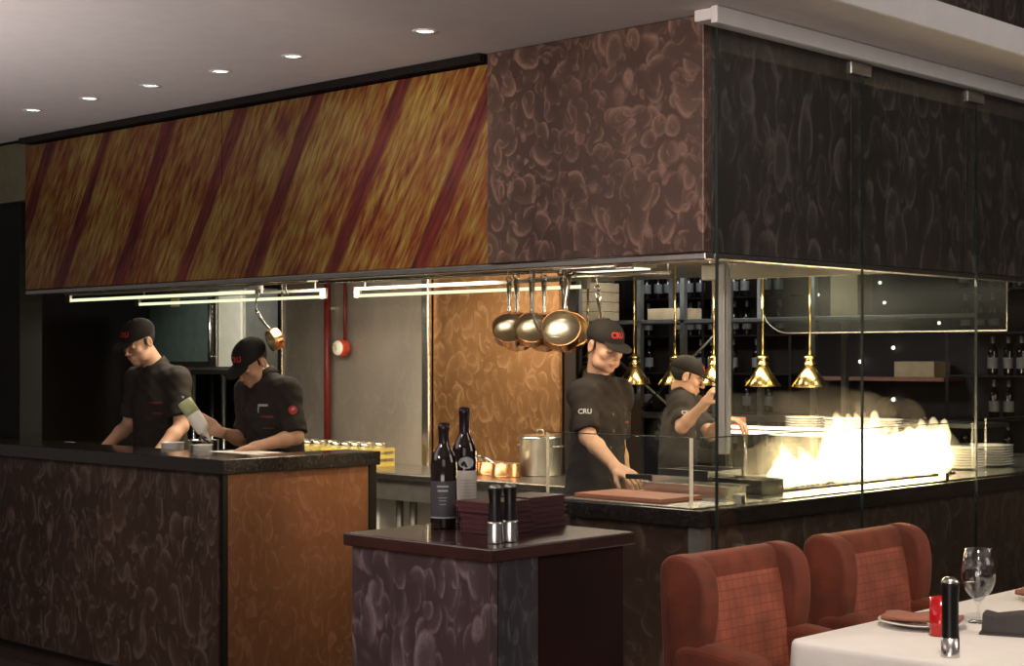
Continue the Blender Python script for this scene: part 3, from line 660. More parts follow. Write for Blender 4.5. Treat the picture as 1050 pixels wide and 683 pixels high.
# dangling cable
tag(MB().tube([(-5.40, 5.80, 2.10), (-5.395, 5.79, 2.0), (-5.39, 5.78, 1.93), (-5.36, 5.76, 1.86), (-5.31, 5.74, 1.81), (-5.24, 5.74, 1.78), (-5.19, 5.76, 1.78)], .006, 8).build('grey_cable', m_steeld), 'grey flexible cable looping across the hanging saucepans', 'cable')
c = dup(p0, 'copper saucepan hanging behind the cap of the chef at the grill counter', group='copper saucepans hanging from the canopy rail'); hang_ring(c, (-5.615, 6.53, 2.055), CAMY-.3, R(15), 1.1)
t = thing('hanging_rail', 'second steel rail behind the hanging saucepans, above the cap of the grill chef', 'rail', (-5.62, 6.53, 2.12))
MB().cyl((-.5, 0, 0), (.5, 0, 0), .010).build('rod', m_steel, t)
MB().tube([(0, 0, -.06), (.012, 0, -.05), (.0, 0, -.02), (0, 0, .0)], .003, 6).build('hook', m_steel, t)
for x in (-.48, .48): MB().cyl((x, 0, .011), (x, 0, .13), .008).build('bracket', m_steeld, t)
c = dup(p0, 'small copper pan hanging beside the oven, above the chef with the squeeze bottle', group=None); hang_ring(c, (-6.938, 5.265, 1.935), R(-105), R(20), .72)
t = thing('hook_rail', 'white bracket with steel hooks hanging under the left canopy', 'rail', (-6.94, 5.265, 2.045))
MB().box(-.05, .03, -.01, .01, -.0, .05).build('bracket', m_white, t, .004); MB().tube([(0, 0, 0), (.03, 0, -.03), (.0, 0, -.05), (.0, .0, -.09), (.004, 0, -.13)], .004, 6).build('hook', m_steel, t)
MB().tube([(.25, 0, .04), (.25, 0, -.0), (.27, 0, -.03), (.24, 0, -.04), (.22, 0, -.02)], .005, 6).build('hook', m_steel, t); MB().cyl((-.3, 0, .05), (.36, 0, .05), .009).build('rod', m_red, t)
# pots on the back worktop
def sit(o, x, y, rz, s, z=1.0012): o.location = (x, y, z); o.rotation_euler = (0, 0, rz); o.scale = (s, s, s)
c = dup(p0, 'copper saucepan on the back worktop, leftmost beside the bottles', group='copper pans on the back worktop'); sit(c, -6.735, 6.66, R(140), .98)
c = dup(p0, 'copper saucepan on the back worktop, second from left with a long steel handle', group='copper pans on the back worktop'); sit(c, -6.56, 6.68, R(160), .98)
c = dup(p0, 'copper saucepan on the back worktop in front of the stockpot, handle to the right', group='copper pans on the back worktop'); sit(c, -6.36, 6.60, R(170), 1.02)
c = dup(p0, 'small copper pan on the back worktop behind the chef', group='copper pans on the back worktop'); sit(c, -5.96, 6.80, R(-20), 1.05)
t = thing('stock_pot', 'tall steel stockpot with lid on the back worktop', 'pot', (-6.30, 6.82, 1.001))
MB().lathe([(0, 0), (.115, 0), (.12, .008), (.12, .21), (.125, .215), (.118, .215), (.115, .01), (0, .01)], n=36).build('pot_body', m_steeld, t)
MB().lathe([(.127, .216), (.127, .222), (.09, .235), (0, .24)], n=36).build('lid', m_steel, t); MB().tube([(-.03, 0, .238), (-.02, 0, .262), (.02, 0, .262), (.03, 0, .238)], .005).build('lid_handle', m_steeld, t)
for s in (-1, 1): MB().tube([(s*.119, -.035, .17), (s*.15, -.03, .17), (s*.15, .03, .17), (s*.119, .035, .17)], .006).build('handle', m_steeld, t)
# jars in crates
def crate(label, x, y):
    t = thing('jar_crate', label, 'crate', (x, y, 1.001), 0, 'yellow crates on the back worktop')
    m = MB().box(-.20, .20, -.13, .13, 0, .008)
    for z0, z1 in ((.008, .03), (.05, .075), (.095, .115)):
        m.box(-.20, .20, -.13, -.122, z0, z1).box(-.20, .20, .122, .13, z0, z1).box(-.20, -.192, -.121, .121, z0, z1).box(.192, .20, -.121, .121, z0, z1)
    for px in (-.20, -.07, .06, .185): m.box(px, px+.015, -.133, -.1305, .0, .115).box(px, px+.015, .1305, .133, .0, .115)
    m.build('slatted_crate', m_yellow, t); return t
crate('yellow slatted crate full of jars at the right, beside the steel post', -7.68, 6.62); crate('yellow slatted crate full of jars at the left, beside the red pipes', -8.15, 6.62)
m_jar = M('jar_contents', (.42, .38, .17), .3, var=.3, vs_=30, coat=.4)
t = thing('preserve_jar', 'lidded glass jar in the right crate, front row, at the left', 'jar', (-7.82, 6.55, 1.0105), group='lidded jars in the yellow crates')
MB().lathe([(0, 0), (.038, 0), (.04, .006), (.04, .10), (.034, .112), (.034, .12), (0, .12)], n=24).build('glass_body', m_jar, t)
MB().lathe([(.037, .1205), (.037, .136), (.03, .139), (0, .139)], n=24).build('lid', m_tin, t)
for cx in (-7.68, -8.15):
    for i in range(4):
        for j in range(2):
            if cx == -7.68 and i == 0 and j == 0: t.location = (cx-.14, 6.56, 1.0105); continue
            dup(t, 'lidded glass jar in the %s crate, %s row, %s' % ('right' if cx > -8 else 'left', ('front', 'back')[j], ('at the left', 'second', 'third', 'at the right')[i]), (cx-.14+.093*i, 6.56+.12*j, 1.0105))

# ------------------------------------------------------------------ left kitchen: oven and stand
t = thing('combi_oven', 'stainless steel oven with dark glass door on a rack at the left back', 'oven', (-10.24, 7.73, 1.59))
MB().box(-1.0, .30, -.30, .35, 0, .63).build('casing', m_steeld, t, .01)
MB().box(-.98, -.02, -.33, -.302, .02, .61).build('door', m_steel, t, .006)
MB().box(-.93, -.10, -.336, -.331, .06, .58).build('door_glass', M('oven_glass', (.05, .07, .07), .25), t, .002)
MB().box(-.62, -.50, -.339, -.3365, .50, .58).build('energy_label', M('beige_label', (.42, .33, .17), .6), t)
MB().cyl((-.05, -.37, .08), (-.05, -.37, .56), .012).cyl((-.05, -.37, .1), (-.05, -.33, .1), .008).cyl((-.05, -.37, .54), (-.05, -.33, .54), .008).build('handle', m_steel, t)
MB().box(.0, .29, -.325, -.302, .02, .61).build('control_panel', m_satin, t, .004)
g = MB()
for k in range(12): g.box(-.092, -.07, -.336, -.3315, .08+.04*k, .10+.04*k)
g.build('vent_slots', m_blackm, t)
for x in (-.5, -.2, .1): MB().cyl((x, -.1, .631), (x, -.1, .80), .02).build('flue', m_steeld, t)
t = thing('oven_stand', 'steel rack stand carrying the oven', 'stand', (-10.24, 7.73, .152))
MB().box(-1.05, .36, -.34, .38, 1.40, 1.436).box(-1.05, .36, -.3, .38, .5, .53).build('shelf', m_steel, t, .004)
for x in (-1.02, -.35, .05, .33):
    for y in (-.31, .35): MB().cyl((x, y, -.032), (x, y, 1.40), .02).build('post', m_steel, t)
slab_panel('splash_board', 'pale grey upright board behind the first chef below the oven', 'panel', -10.62, -10.40, 7.9, 7.93, 1.0, 1.5, m_steeld)
tag(MB().box(-9.62, -9.56, 7.5, 7.56, .12, 2.5).build('frame_post', m_steeld, None, .006), 'vertical steel frame post right of the oven', 'post')
t = thing('prep_table', 'steel prep table behind the two chefs at the left', 'table', (-9.7, 6.65, .12))
MB().box(-1.6, .78, -.3, .3, .86, .9).build('table_top', m_steel, t, .005); MB().box(-1.58, .76, -.26, .26, .3, .32).build('undershelf', m_steeld, t)
for x in (-1.5, -.4, .7):
    for y in (-.25, .25): MB().cyl((x, y, 0), (x, y, .86), .018).build('leg', m_steeld, t)
# items on the left counter worktop
ZW = 1.021
def pot(name, label, cat, loc, r, h, m, fill=None):
    t = thing(name, label, cat, loc)
    MB().lathe([(0, 0), (r*.9, 0), (r, .01), (r, h), (r+.006, h+.004), (r-.003, h+.003), (r-.004, .012), (0, .008)], n=30).build('vessel', m, t)
    if fill: MB().lathe([(0, h*.8+.02), (r*.5, h*.8+.015), (r-.005, h*.8)], n=24).build('contents', fill, t)
    return t
pot('steel_container', 'round steel container with pale food between the two chefs', 'container', (-7.14, 5.07, ZW), .08, .215, m_steel, m_white)
slab_panel('cutting_board', 'white cutting board in front of the chef holding the squeeze bottle', 'cutting board', -6.89, -6.49, 4.885, 5.13, 1.175, 1.195, m_boardw)
for k, (x, y) in enumerate(((-6.79, 5.0), (-6.585, 5.0))): slab_panel('food_tub', ('left' if k == 0 else 'right')+' steel tub propping up the white cutting board', 'container', x-.09, x+.09, y-.09, y+.09, ZW, 1.1745, m_steel)
pot('white_bowl', 'white bowl of pale food under the hand with the bottle', 'bowl', (-7.30, 4.98, ZW), .06, .20, m_plate, m_white)
pot('white_bowl', 'small white bowl beside the steel container', 'bowl', (-6.985, 4.95, ZW), .05, .20, m_plate, m_green)
pl = plate('white oval plate at the left hand end of the bar worktop beside the first chef', (-8.55, 5.0, 1.155), .12)
t = pot('steel_bucket', 'steel bucket carrying the plate left of the first chef', 'container', (-8.55, 5.0, ZW), .09, .13, m_steeld)
tag(MB().tube([(-7.17, 5.06, 1.20), (-7.13, 5.04, 1.26), (-6.95, 4.97, 1.235)], [.012, .006, .005]).build('ladle', m_blackm), 'black handled ladle leaning in the round steel container', 'ladle')
tag(MB().box(-8.69, -7.3, 5.145, 5.158, 1.03, 1.045).build('rear_rail', m_steeld), 'thin steel rail along the back of the bar worktop', 'rail').location = (0, 0, -.01)

# ------------------------------------------------------------------ grill counter contents
slab_panel('cutting_board', 'red-brown cutting board on the near end of the grill counter', 'cutting board', -4.31, -3.86, 4.87, 5.13, ZT+.001, ZT+.018, m_board)
t = thing('chef_knife', 'chef knife under the hand at the grill counter', 'knife', (-4.30, 5.36, ZT+.052), R(20))
MB().prism([(.0, -.022), (.15, -.02), (.20, .008), (.0, .012)], 'y', -.001, .001).build('blade', m_steel, t); MB().box(-.12, .0, -.008, .008, -.008, .014).build('knife_handle', m_blackm, t, .004)
def gnpan(label, x0, x1, y0, y1, h, m=m_steel):
    t = thing('food_pan', label, 'food pan', ((x0+x1)/2, (y0+y1)/2, ZT+.001)); a, b_ = (x1-x0)/2, (y1-y0)/2
    MB().box(-a, a, -b_, b_, 0, .004).box(-a, a, -b_, -b_+.004, .004, h).box(-a, a, b_-.004, b_, .004, h).box(-a, -a+.004, -b_+.004, b_-.004, .004, h).box(a-.004, a, -b_+.004, b_-.004, .004, h).build('tray', m, t)
    m2 = MB(); m2.box(-a-.012, a+.012, -b_-.012, -b_+.004, h+.0005, h+.004).box(-a-.012, a+.012, b_-.004, b_+.012, h+.0005, h+.004).build('rim', m, t)
    return t
gnpan('long steel tray on the grill counter beyond the red-brown board', -4.22, -3.80, 5.20, 5.34, .045)
m_blackt = M('black_tray', (.03, .028, .027), .35)
gnpan('black food pan on the grill counter, left one behind the steel tray', -4.30, -4.05, 5.42, 5.66, .085, m_blackt)
gnpan('black food pan on the grill counter, right one behind the steel tray', -4.02, -3.78, 5.42, 5.58, .06, m_blackt)
t = thing('char_grill', 'long charcoal grill with black bars under the flames', 'grill', (-3.98, 6.35, ZT+.001))
MB().box(-.26, .15, -.70, .78, 0, .008).box(-.26, -.24, -.70, .78, .008, .03).build('grill_body', m_iron, t, .004)
g = MB()
for k in range(36): g.cyl((-.235, -.66+.04*k, .014), (.145, -.66+.04*k, .014), .005, n=6)
g.build('grill_bars', m_iron, t)
# ------------------------------------------------------------------ pass shelf, heat lamps
t = thing('kitchen_pass', 'steel kitchen pass with lit shelf edge beneath the heat lamps', 'kitchen pass', (-5.0, 7.5, .12))
MB().box(-.62, .6, -.15, .55, .80, .86).build('pass_counter', m_steel, t, .005)
MB().box(-.6, .6, -.1, .35, 1.135, 1.155).build('pass_shelf', m_steel, t, .004)
MB().box(-.6, .58, .0, .5, .0, .798).build('cabinet', m_steeld, t)
for x in (-.55, 0, .55): MB().cyl((x, .3, .861), (x, .3, 1.134), .014).build('shelf_post', m_steel, t)
MB().box(-.55, .55, -.125, -.102, 1.165, 1.18).box(-.55, .55, -.125, -.102, 1.135, 1.15).build('strip_light', m_strip, t)
t = thing('ticket_holder', 'small wooden ticket box on the kitchen pass near the steel post', 'box', (-5.35, 7.42, 1.276)); MB().box(-.05, .05, -.03, .03, 0, .07).build('box', m_napk, t, .004)
lamp = thing('heat_lamp', 'brass cone heat lamp hanging over the pass, leftmost, behind the chef at the grill counter', 'heat lamp', (-6.70, 7.70, 1.515), group='brass heat lamps over the kitchen pass')
MB().lathe([(.104, 0), (.106, .003), (.030, .115), (.026, .118), (.0262, .112), (.098, .004), (.104, 0)], n=32).build('cone_shade', m_brass, lamp)
MB().lathe([(.026, .1185), (.034, .122), (.034, .134), (.027, .138), (.027, .158), (.036, .162), (.036, .172), (.020, .178), (.012, .19), (0, .19)], n=24).build('socket_collar', m_brass, lamp)
MB().cyl((0, 0, .19), (0, 0, .72), .0065, n=10).build('stem', m_brass, lamp)
MB().sph((0, 0, .028), .03).build('bulb', m_bulb, lamp)
ll = ['brass heat lamp over the pass just right of the grill chef, second from the left', 'brass heat lamp directly above the cap of the bending chef, third from the left', 'brass heat lamp half hidden by the steel post, fourth from the left',
      'brass heat lamp behind the glass, second from the right', 'brass heat lamp behind the glass, rightmost of the row']
xs = [-6.32, -6.00, -5.71, -5.36, -5.04]
for x, lb in zip(xs, ll): dup(lamp, lb, (x, 7.70, 1.515))
for x in [-6.70]+xs: light('heat_lamp_glow', 'SPOT', (x, 7.70, 1.525), 7, (1, .7, .38), .03, target=(x, 7.70, 0), spot=120, blend=.5)
# plate stacks on the pass shelf and on the far end of the grill counter
ORD = ['lowest', 'second', 'third', 'fourth', 'fifth', 'sixth', 'seventh', 'topmost']
pp = plate('plate', (0, 0, 0), .11); fst = True
for st, x, y, z, n_ in (('left', -5.02, 7.62, 1.2765, 5), ('middle', -4.77, 7.62, 1.2765, 5), ('right', -4.53, 7.62, 1.2765, 5), ('nearer', -3.95, 7.42, ZT+.001, 8), ('farther', -3.95, 7.72, ZT+.001, 8)):
    for j in range(n_):
        if not fst: pp = pp.copy(); C.objects.link(pp)
        fst = False; pp.location = (x+.003*(j % 2), y, z+.0135*j); wh = 'on the pass shelf' if n_ == 5 else 'at the far end of the grill counter'
        o_ = ORD[j] if j < n_-1 else 'topmost'
        pp['label'] = f'white china plate, {o_} of the {st} stack {wh}'; pp['group'] = f'white plates in the {st} stack {wh}'
t = thing('plate_cabinet', 'low cabinet with crockery beyond the far end of the grill counter', 'cabinet', (-3.2, 9.1, 0))
MB().box(-1.2, 1.2, -.3, .3, .02, 1.0).build('body', m_darkp, t, .006); MB().box(-1.22, 1.22, -.32, .32, 1.001, 1.03).build('top', m_granite, t, .004); MB().box(-1.1, 1.1, -.28, .28, 0, .019).build('plinth', m_blackm, t)
for k, wd in enumerate(('leftmost', 'second', 'third', 'fourth', 'fifth', 'sixth', 'rightmost')):
    u = pot('white_bowl', f'white china bowl on the low far cabinet, {wd} of the seven', 'bowl', (-4.2+.22*k, 9.05, 1.031), .07, .07, m_plate); u['group'] = 'white bowls on the far cabinet'
# ------------------------------------------------------------------ flames and smoke: see below (need the SDF mesher)
# ------------------------------------------------------------------ rack with boxes, wine wall
t = thing('steel_shelving', 'tall stainless steel shelving rack in the background behind the heat lamps', 'shelving', (-7.2, 9.8, .12))
for x in (-1.45, -1.25, -.62, -.2, .22, .95):
    for y in (-.2, .2): MB().box(x-.02, x+.02, y-.02, y+.02, 0, 2.45).build('post', m_steeld, t)
for z in (.5, 1.1, 1.82, 2.3): MB().box(-1.5, 2.2, -.22, .22, z, z+.03).build('shelf', m_steeld, t, .003)
MB().cyl((-1.2, -.23, 1.8), (-.25, -.23, 1.15), .012).cyl((-.6, -.23, 1.15), (.2, -.23, 1.8), .012).build('brace', m_steeld, t)
def carton(label, x, y, z, a, b_, h): 
    o = MB().box(-a/2, a/2, -b_/2, b_/2, 0, h).build('cardboard_box', m_carton, None, .004); o.location = (x, y, z)
    tp = MB().box(-a/2+.001, a/2-.001, -.02, .02, h+.0005, h+.0015).build('tape', m_labelw, o); return tag(o, label, 'box')
for k in range(4): carton(['lowest', 'second', 'third', 'topmost'][k]+' tan box of the tall stack on the shelving rack', -8.36, 9.75, 1.971+.077*k, .20, .25, .074)
carton('small tan box beside the tall stack on the shelving rack', -8.56, 9.72, 1.971, .10, .2, .09)
carton('wide tan box on the shelving rack above the bending chef', -7.58, 9.72, 1.971, .33, .25, .085)
carton('upright tan box on the high shelf seen through the glass', -6.02, 9.72, 1.971, .22, .2, .32)
carton('tan box hanging note board behind the chef at the grill counter', -6.86, 8.0, 1.40, .12, .03, .18)['label'] = 'tan card standing on a dark cupboard behind the grill chef'
slab_panel('dark_cupboard', 'dark cupboard behind the chef at the grill counter', 'cupboard', -7.3, -6.75, 7.85, 8.3, .121, 1.399, m_darkp)
slab_panel('service_shelf', 'brown shelf on the far wall seen through the glass', 'shelf', -7.2, -6.0, 10.98, 11.295, 1.50, 1.53, m_napk)
carton('tan box on the far brown shelf seen through the glass', -6.25, 11.1, 1.531, .34, .25, .12)
def cabinet(label, x0, x1, z0, z1):
    t = thing('wine_rack', label, 'wine rack', ((x0+x1)/2, 11.1, z0), group=None); a = (x1-x0)/2; h = z1-z0
    m = MB().box(-a, a, .16, .19, 0, h)
    for z in np.arange(0, h+.01, .32): m.box(-a, a, -.16, .159, z, z+.012)
    m.build('shelves', m_wineshelf, t)
    for x in (-a, 0, a): MB().box(x-.012, x+.012, -.165, -.161, 0, h).build('upright', m_wineshelf, t)
    return t
cabinet('dark wine rack on the far wall behind the steel shelving', -9.1, -7.35, .9, 2.6); cabinet('dark wine rack on the far wall seen through the right glass', -5.95, -3.8, .9, 2.6)
bt = thing('stored_bottle', 'dark bottle standing on the wine racks along the far wall', 'wine bottle', (-9.0, 11.03, .913), group='bottles on the far wine racks')
MB().lathe([(0, 0), (.036, 0), (.037, .01), (.037, .17), (.03, .2), (.014, .22), (.0135, .28), (0, .28)], n=14).build('glass_body', m_bottle, bt)
MB().lathe([(.0155, .235), (.0155, .286), (0, .287)], n=10).build('foil', m_winecap, bt)
MB().lathe([(.0385, .05), (.0385, .13)], n=14).build('label', m_print, bt)
random.seed(7); first = True
for (x0, x1) in ((-9.1, -7.35), (-5.95, -3.8)):
    for lv in range(5):
        x = x0+.1
        while x < x1-.08:
            if random.random() < .62:
                L = (x, 11.02+random.uniform(-.02, .03), .9+.32*lv+.0125)
                if first: bt.location = L; first = False
                else: bt2 = dup(bt, loc=L, rz=random.uniform(0, 6))
                q_ = bt if L == tuple(bt.location) or 'bt2' not in globals() else bt2
                wh = ('lowest', 'second', 'middle', 'fourth', 'top')[lv]+' shelf of the far wine rack '+('behind the steel shelving' if x0 < -7 else 'seen through the right glass')
                q_['label'] = 'dark bottle on the '+wh; q_['group'] = 'bottles on the '+wh
            x += .115
# small pin lights in the wine wall
pn = thing('pin_light', 'tiny pin light glinting among the bottles behind the glass', 'ceiling light', (-6.5, 9.9, 2.0), group='tiny pin lights over the far wine racks')
MB().sph((0, 0, 0), .014, 10, 6).build('bulb', m_pinl, pn); MB().cyl((0, .012, 0), (0, .03, 0), .012, n=10).build('holder', m_blackm, pn)
for x, y, z in ((-7.12, 11.27, 2.05), (-6.9, 11.27, 1.65), (-6.72, 11.27, 2.28), (-6.6, 11.27, 1.35), (-6.6, 11.27, 1.76), (-6.2, 11.27, 1.95), (-7.3, 11.27, 2.2)): dup(pn, loc=(x, y, z))
pn.location = (-6.68, 11.27, 2.12)
# curved glass canopy in the background
t = thing('curved_glass_screen', 'rounded dark glass screen with thin steel edge hanging at the back, seen through the glass', 'glass screen', (-5.1, 8.2, 1.83))
pts = [(-.62, .40)]+[(-.62+.20-.20*math.cos(a), .20-.20*math.sin(a)) for a in [PI/2*i/8 for i in range(9)]]+[(1.0, 0), (1.0, .40)]
MB().prism(pts, 'y', -.004, .004).build('pane', m_smoked, t); MB().tube([(p[0], 0, p[1]) for p in pts], .007, 6).build('steel_edge', m_steel, t)
# far right cupboard base behind glass
slab_panel('service_sideboard', 'brown wooden sideboard in the dark beyond the right glass panes', 'cabinet', -2.6, -.6, 10.2, 10.7, .003, 1.0, m_darkp)

# ------------------------------------------------------------------ signed distance mesher for people, flames
class SDF:
    def __init__(s, lo, hi, h, axes=None):
        if axes is None: axes = [np.arange(lo[i], hi[i]+h, h) for i in range(3)]
        s.ax = [np.asarray(a, dtype=np.float32) for a in axes]; s.F = np.full([len(a) for a in s.ax], .2, np.float32)
    def _sub(s, lo, hi):
        sl = []
        for i in range(3):
            a = np.searchsorted(s.ax[i], lo[i]); b = np.searchsorted(s.ax[i], hi[i]); sl.append(slice(max(0, a-1), b+1))
        return tuple(sl), np.meshgrid(*[s.ax[i][sl[i]] for i in range(3)], indexing='ij', sparse=True)
    def _merge(s, sl, d, k, op):
        A = s.F[sl]
        if op == '+': h = np.maximum(k-np.abs(A-d), 0)/max(k, 1e-6); s.F[sl] = np.minimum(A, d)-h*h*k*.25
        else: h = np.maximum(k-np.abs(A+d), 0)/max(k, 1e-6); s.F[sl] = np.maximum(A, -d)+h*h*k*.25
    def cap(s, a, b, ra, rb=None, k=.02, op='+', flat=None):
        rb = ra if rb is None else rb; a = np.array(a, float); b = np.array(b, float); m = max(ra, rb)+k+.03
        sl, (X, Y, Z) = s._sub(np.minimum(a, b)-m, np.maximum(a, b)+m); d = b-a; L = float(d@d)+1e-12
        t = np.clip(((X-a[0])*d[0]+(Y-a[1])*d[1]+(Z-a[2])*d[2])/L, 0, 1)
        ex, ey, ez = X-a[0]-t*d[0], Y-a[1]-t*d[1], Z-a[2]-t*d[2]
        s._merge(sl, np.sqrt(ex*ex+ey*ey+ez*ez)-(ra+(rb-ra)*t), k, op)
    def ell(s, c, r, rot=None, k=.02, op='+', cut=None):
        c = np.array(c, float); r = np.array(r, float); m = (r.max() if rot is not None else r)+k+.03
        sl, (X, Y, Z) = s._sub(c-m, c+m); P = [X-c[0], Y-c[1], Z-c[2]]
        if rot is not None: Rm = np.array(rot); P = [sum(Rm[j][i]*P[j] for j in range(3)) for i in range(3)]
        k0 = np.sqrt(sum((P[i]/r[i])**2 for i in range(3))); k1 = np.sqrt(sum((P[i]/r[i]**2)**2 for i in range(3)))+1e-9
        d = k0*(k0-1)/k1
        if cut is not None:
            for (n, o) in cut: d = np.maximum(d, P[0]*n[0]+P[1]*n[1]+P[2]*n[2]-o)
        s._merge(sl, d, k, op)
    def mesh(s, name, mat, noise_amp=0):
        F = s.F; I = F < 0; n = F.shape
        cnt = np.zeros([x-1 for x in n], np.int8)
        for dx in (0, 1):
            for dy in (0, 1):
                for dz in (0, 1): cnt += I[dx:n[0]-1+dx, dy:n[1]-1+dy, dz:n[2]-1+dz]
        act = (cnt > 0) & (cnt < 8); idx = np.full(cnt.shape, -1, np.int64); i, j, k = np.nonzero(act); N_ = len(i); idx[i, j, k] = np.arange(N_)
        P = np.zeros((N_, 3)); W = np.zeros(N_)
        for ax in range(3):
            o = [a for a in range(3) if a != ax]
            for u in (0, 1):
                for v in (0, 1):
                    A = [i, j, k]; A = [x.copy() for x in A]; A[o[0]] += u; A[o[1]] += v; B = [x.copy() for x in A]; B[ax] += 1
                    fa = F[A[0], A[1], A[2]]; fb = F[B[0], B[1], B[2]]; mk = (fa < 0) != (fb < 0); t = np.where(mk, fa/np.where(mk, fa-fb, 1), 0)
                    q = np.stack(A, 1).astype(float); q[:, ax] += t; P[mk] += q[mk]; W += mk
        P /= W[:, None]
        V = np.stack([np.interp(P[:, a], np.arange(n[a]), s.ax[a]) for a in range(3)], 1)
        Q = []
        for ax in range(3):
            o = [a for a in range(3) if a != ax]; sl = [slice(1, -1)]*3; sl[ax] = slice(0, n[ax]-1)
            s2 = list(sl); s2[ax] = slice(1, n[ax]); A = I[tuple(sl)]; B = I[tuple(s2)]; ch = A != B
            w = list(np.nonzero(ch)); w = [w[a]+(0 if a == ax else 1) for a in range(3)]; flip = A[ch]
            def cell(du, dv): c = [x.copy() for x in w]; c[o[0]] -= du; c[o[1]] -= dv; return idx[c[0], c[1], c[2]]
            q = np.stack([cell(1, 1), cell(0, 1), cell(0, 0), cell(1, 0)], 1)
            if ax == 1: flip = ~flip
            q[~flip] = q[~flip][:, ::-1]; Q.append(q)
        Q = np.concatenate(Q); me = bpy.data.meshes.new(name); me.vertices.add(N_); me.vertices.foreach_set('co', V.astype(np.float32).ravel())
        me.loops.add(len(Q)*4); me.loops.foreach_set('vertex_index', Q.astype(np.int32).ravel()); me.polygons.add(len(Q))
        me.polygons.foreach_set('loop_start', np.arange(0, len(Q)*4, 4, dtype=np.int32)); me.polygons.foreach_set('loop_total', np.full(len(Q), 4, np.int32))
        me.polygons.foreach_set('use_smooth', np.ones(len(Q), bool)); me.update(calc_edges=True); me.validate(); me.materials.append(mat); return me
def sobj(me, name, parent=None):
    o = bpy.data.objects.new(name, me); C.objects.link(o); o.parent = parent; return o

# ---- shared head-local pieces (origin at head centre, facing -Y)
def head_sdf(S, Rh, hc, HS):
    Rn = np.array(Rh)
    def T(p): return Rn@(np.array(p, float)*HS)+np.array(hc)
    E = lambda c, r, k=.012, op='+': S.ell(T(c), np.array(r)*HS, Rn, k, op)
    E((0, .018, .030), (.076, .094, .080)); E((0, -.02, -.035), (.062, .066, .078), .02); E((0, -.045, -.075), (.042, .042, .040), .02)
    E((0, -.068, -.100), (.020, .016, .016), .016)
    for s in (-1, 1):
        E((s*.040, -.058, -.026), (.022, .020, .022), .016)
        E((s*.050, -.030, -.075), (.018, .034, .026), .02)
    S.cap(T((-.034, -.080, .020)), T((.034, -.080, .020)), .011, k=.012)
    for s in (-1, 1): E((s*.031, -.092, .001), (.017, .012, .010), .010, '-')
    for s in (-1, 1): E((s*.031, -.076, .000), (.0135, .0125, .011), .003)
    S.cap(T((0, -.086, .008)), T((0, -.108, -.030)), .0065, .0105, k=.008)
    for s in (-1, 1): E((s*.0125, -.097, -.034), (.0085, .010, .007), .006)
    E((0, -.087, -.060), (.024, .011, .0065), .006); E((0, -.085, -.071), (.020, .011, .0075), .006)
    for s in (-1, 1): E((s*.079, .012, -.008), (.009, .020, .033), .006); E((s*.086, .006, -.006), (.005, .011, .020), .004, '-')
    return T
def head_extras():
    S = SDF((-.12, -.23, -.14), (.12, .16, .20), .0035)
    S.ell((0, .018, .046), (.086, .107, .080), k=.0, cut=[((0, 0, -1), .018)])
    S.ell((0, .018, .046), (.079, .100, .073), k=.0, op='-', cut=[((0, 0, 1), -.012)])
    S.cap((0, .018, .125), (0, .018, .127), .007, k=.004)
    a = R(7); Rb = np.array(Matrix.Rotation(-a, 3, 'X').inverted())
    S.ell((0, -.100, .030), (.068, .075, .0065), Rb, k=.006)
    capm = S.mesh('cap_mesh', m_cap)
    S = SDF((-.11, -.1, -.12), (.11, .14, .12), .004)
    S.ell((0, .020, .030), (.0805, .099, .086), k=0, cut=[((0, -1, 0), .010), ((0, 0, -1), .085)])
    for s in (-1, 1): S.cap((s*.071, -.008, .02), (s*.0695, -.012, -.012), .0075, .004, k=.006)
    hairm = S.mesh('hair_mesh', m_hair)
    return capm, hairm
CAPM, HAIRM = head_extras()
bro = MB()
for s in (-1, 1):
    bro.tube([(s*.014, -.0925, .018), (s*.028, -.0925, .023), (s*.044, -.083, .019), (s*.050, -.076, .014)], [.0022, .0032, .0028, .001], 8)
BROW = bro.mesh('eyebrow_mesh', m_hair)
eye = MB()
for s in (-1, 1): eye.tube([(s*.018, -.0865, -.003), (s*.026, -.0895, -.0065), (s*.036, -.0885, -.0065), (s*.045, -.082, -.002)], [.0008, .0016, .0016, .0008], 6)
EYE = eye.mesh('eyelash_mesh', m_hair)
lip = MB().tube([(-.021, -.0905, -.0655), (-.01, -.0965, -.0635), (0, -.098, -.0645), (.01, -.0965, -.0635), (.021, -.0905, -.0655)], [.001, .0032, .0036, .0032, .001], 8)
lip.tube([(-.018, -.090, -.068), (-.008, -.0955, -.0705), (0, -.0965, -.071), (.008, -.0955, -.0705), (.018, -.090, -.068)], [.001, .0036, .0042, .0036, .001], 8)
LIP = lip.mesh('lip_mesh', m_lip)
def text_flat(txt, size):
    cu = bpy.data.curves.new('lettering', 'FONT'); cu.body = txt; cu.size = size; cu.align_x = 'CENTER'; cu.align_y = 'CENTER'; cu.offset = size*.03; cu.resolution_u = 3
    o = bpy.data.objects.new('lettering', cu); C.objects.link(o); bpy.context.view_layer.update()
    me = bpy.data.meshes.new_from_object(o.evaluated_get(bpy.context.evaluated_depsgraph_get())); bpy.data.objects.remove(o); bpy.data.curves.remove(cu)
    bm = bmesh.new(); bm.from_mesh(me); bmesh.ops.triangulate(bm, faces=bm.faces)
    for _ in range(1): bmesh.ops.subdivide_edges(bm, edges=[e for e in bm.edges if e.calc_length() > size*.25], cuts=1, use_grid_fill=False)
    bmesh.ops.triangulate(bm, faces=bm.faces)
    v = [x.co.copy() for x in bm.verts]; f = [tuple(y.index for y in x.verts) for x in bm.faces]; bm.verts.index_update(); bm.free(); bpy.data.meshes.remove(me); return v, f
v, f = text_flat('CRU', .043); mb = MB(); vv = []
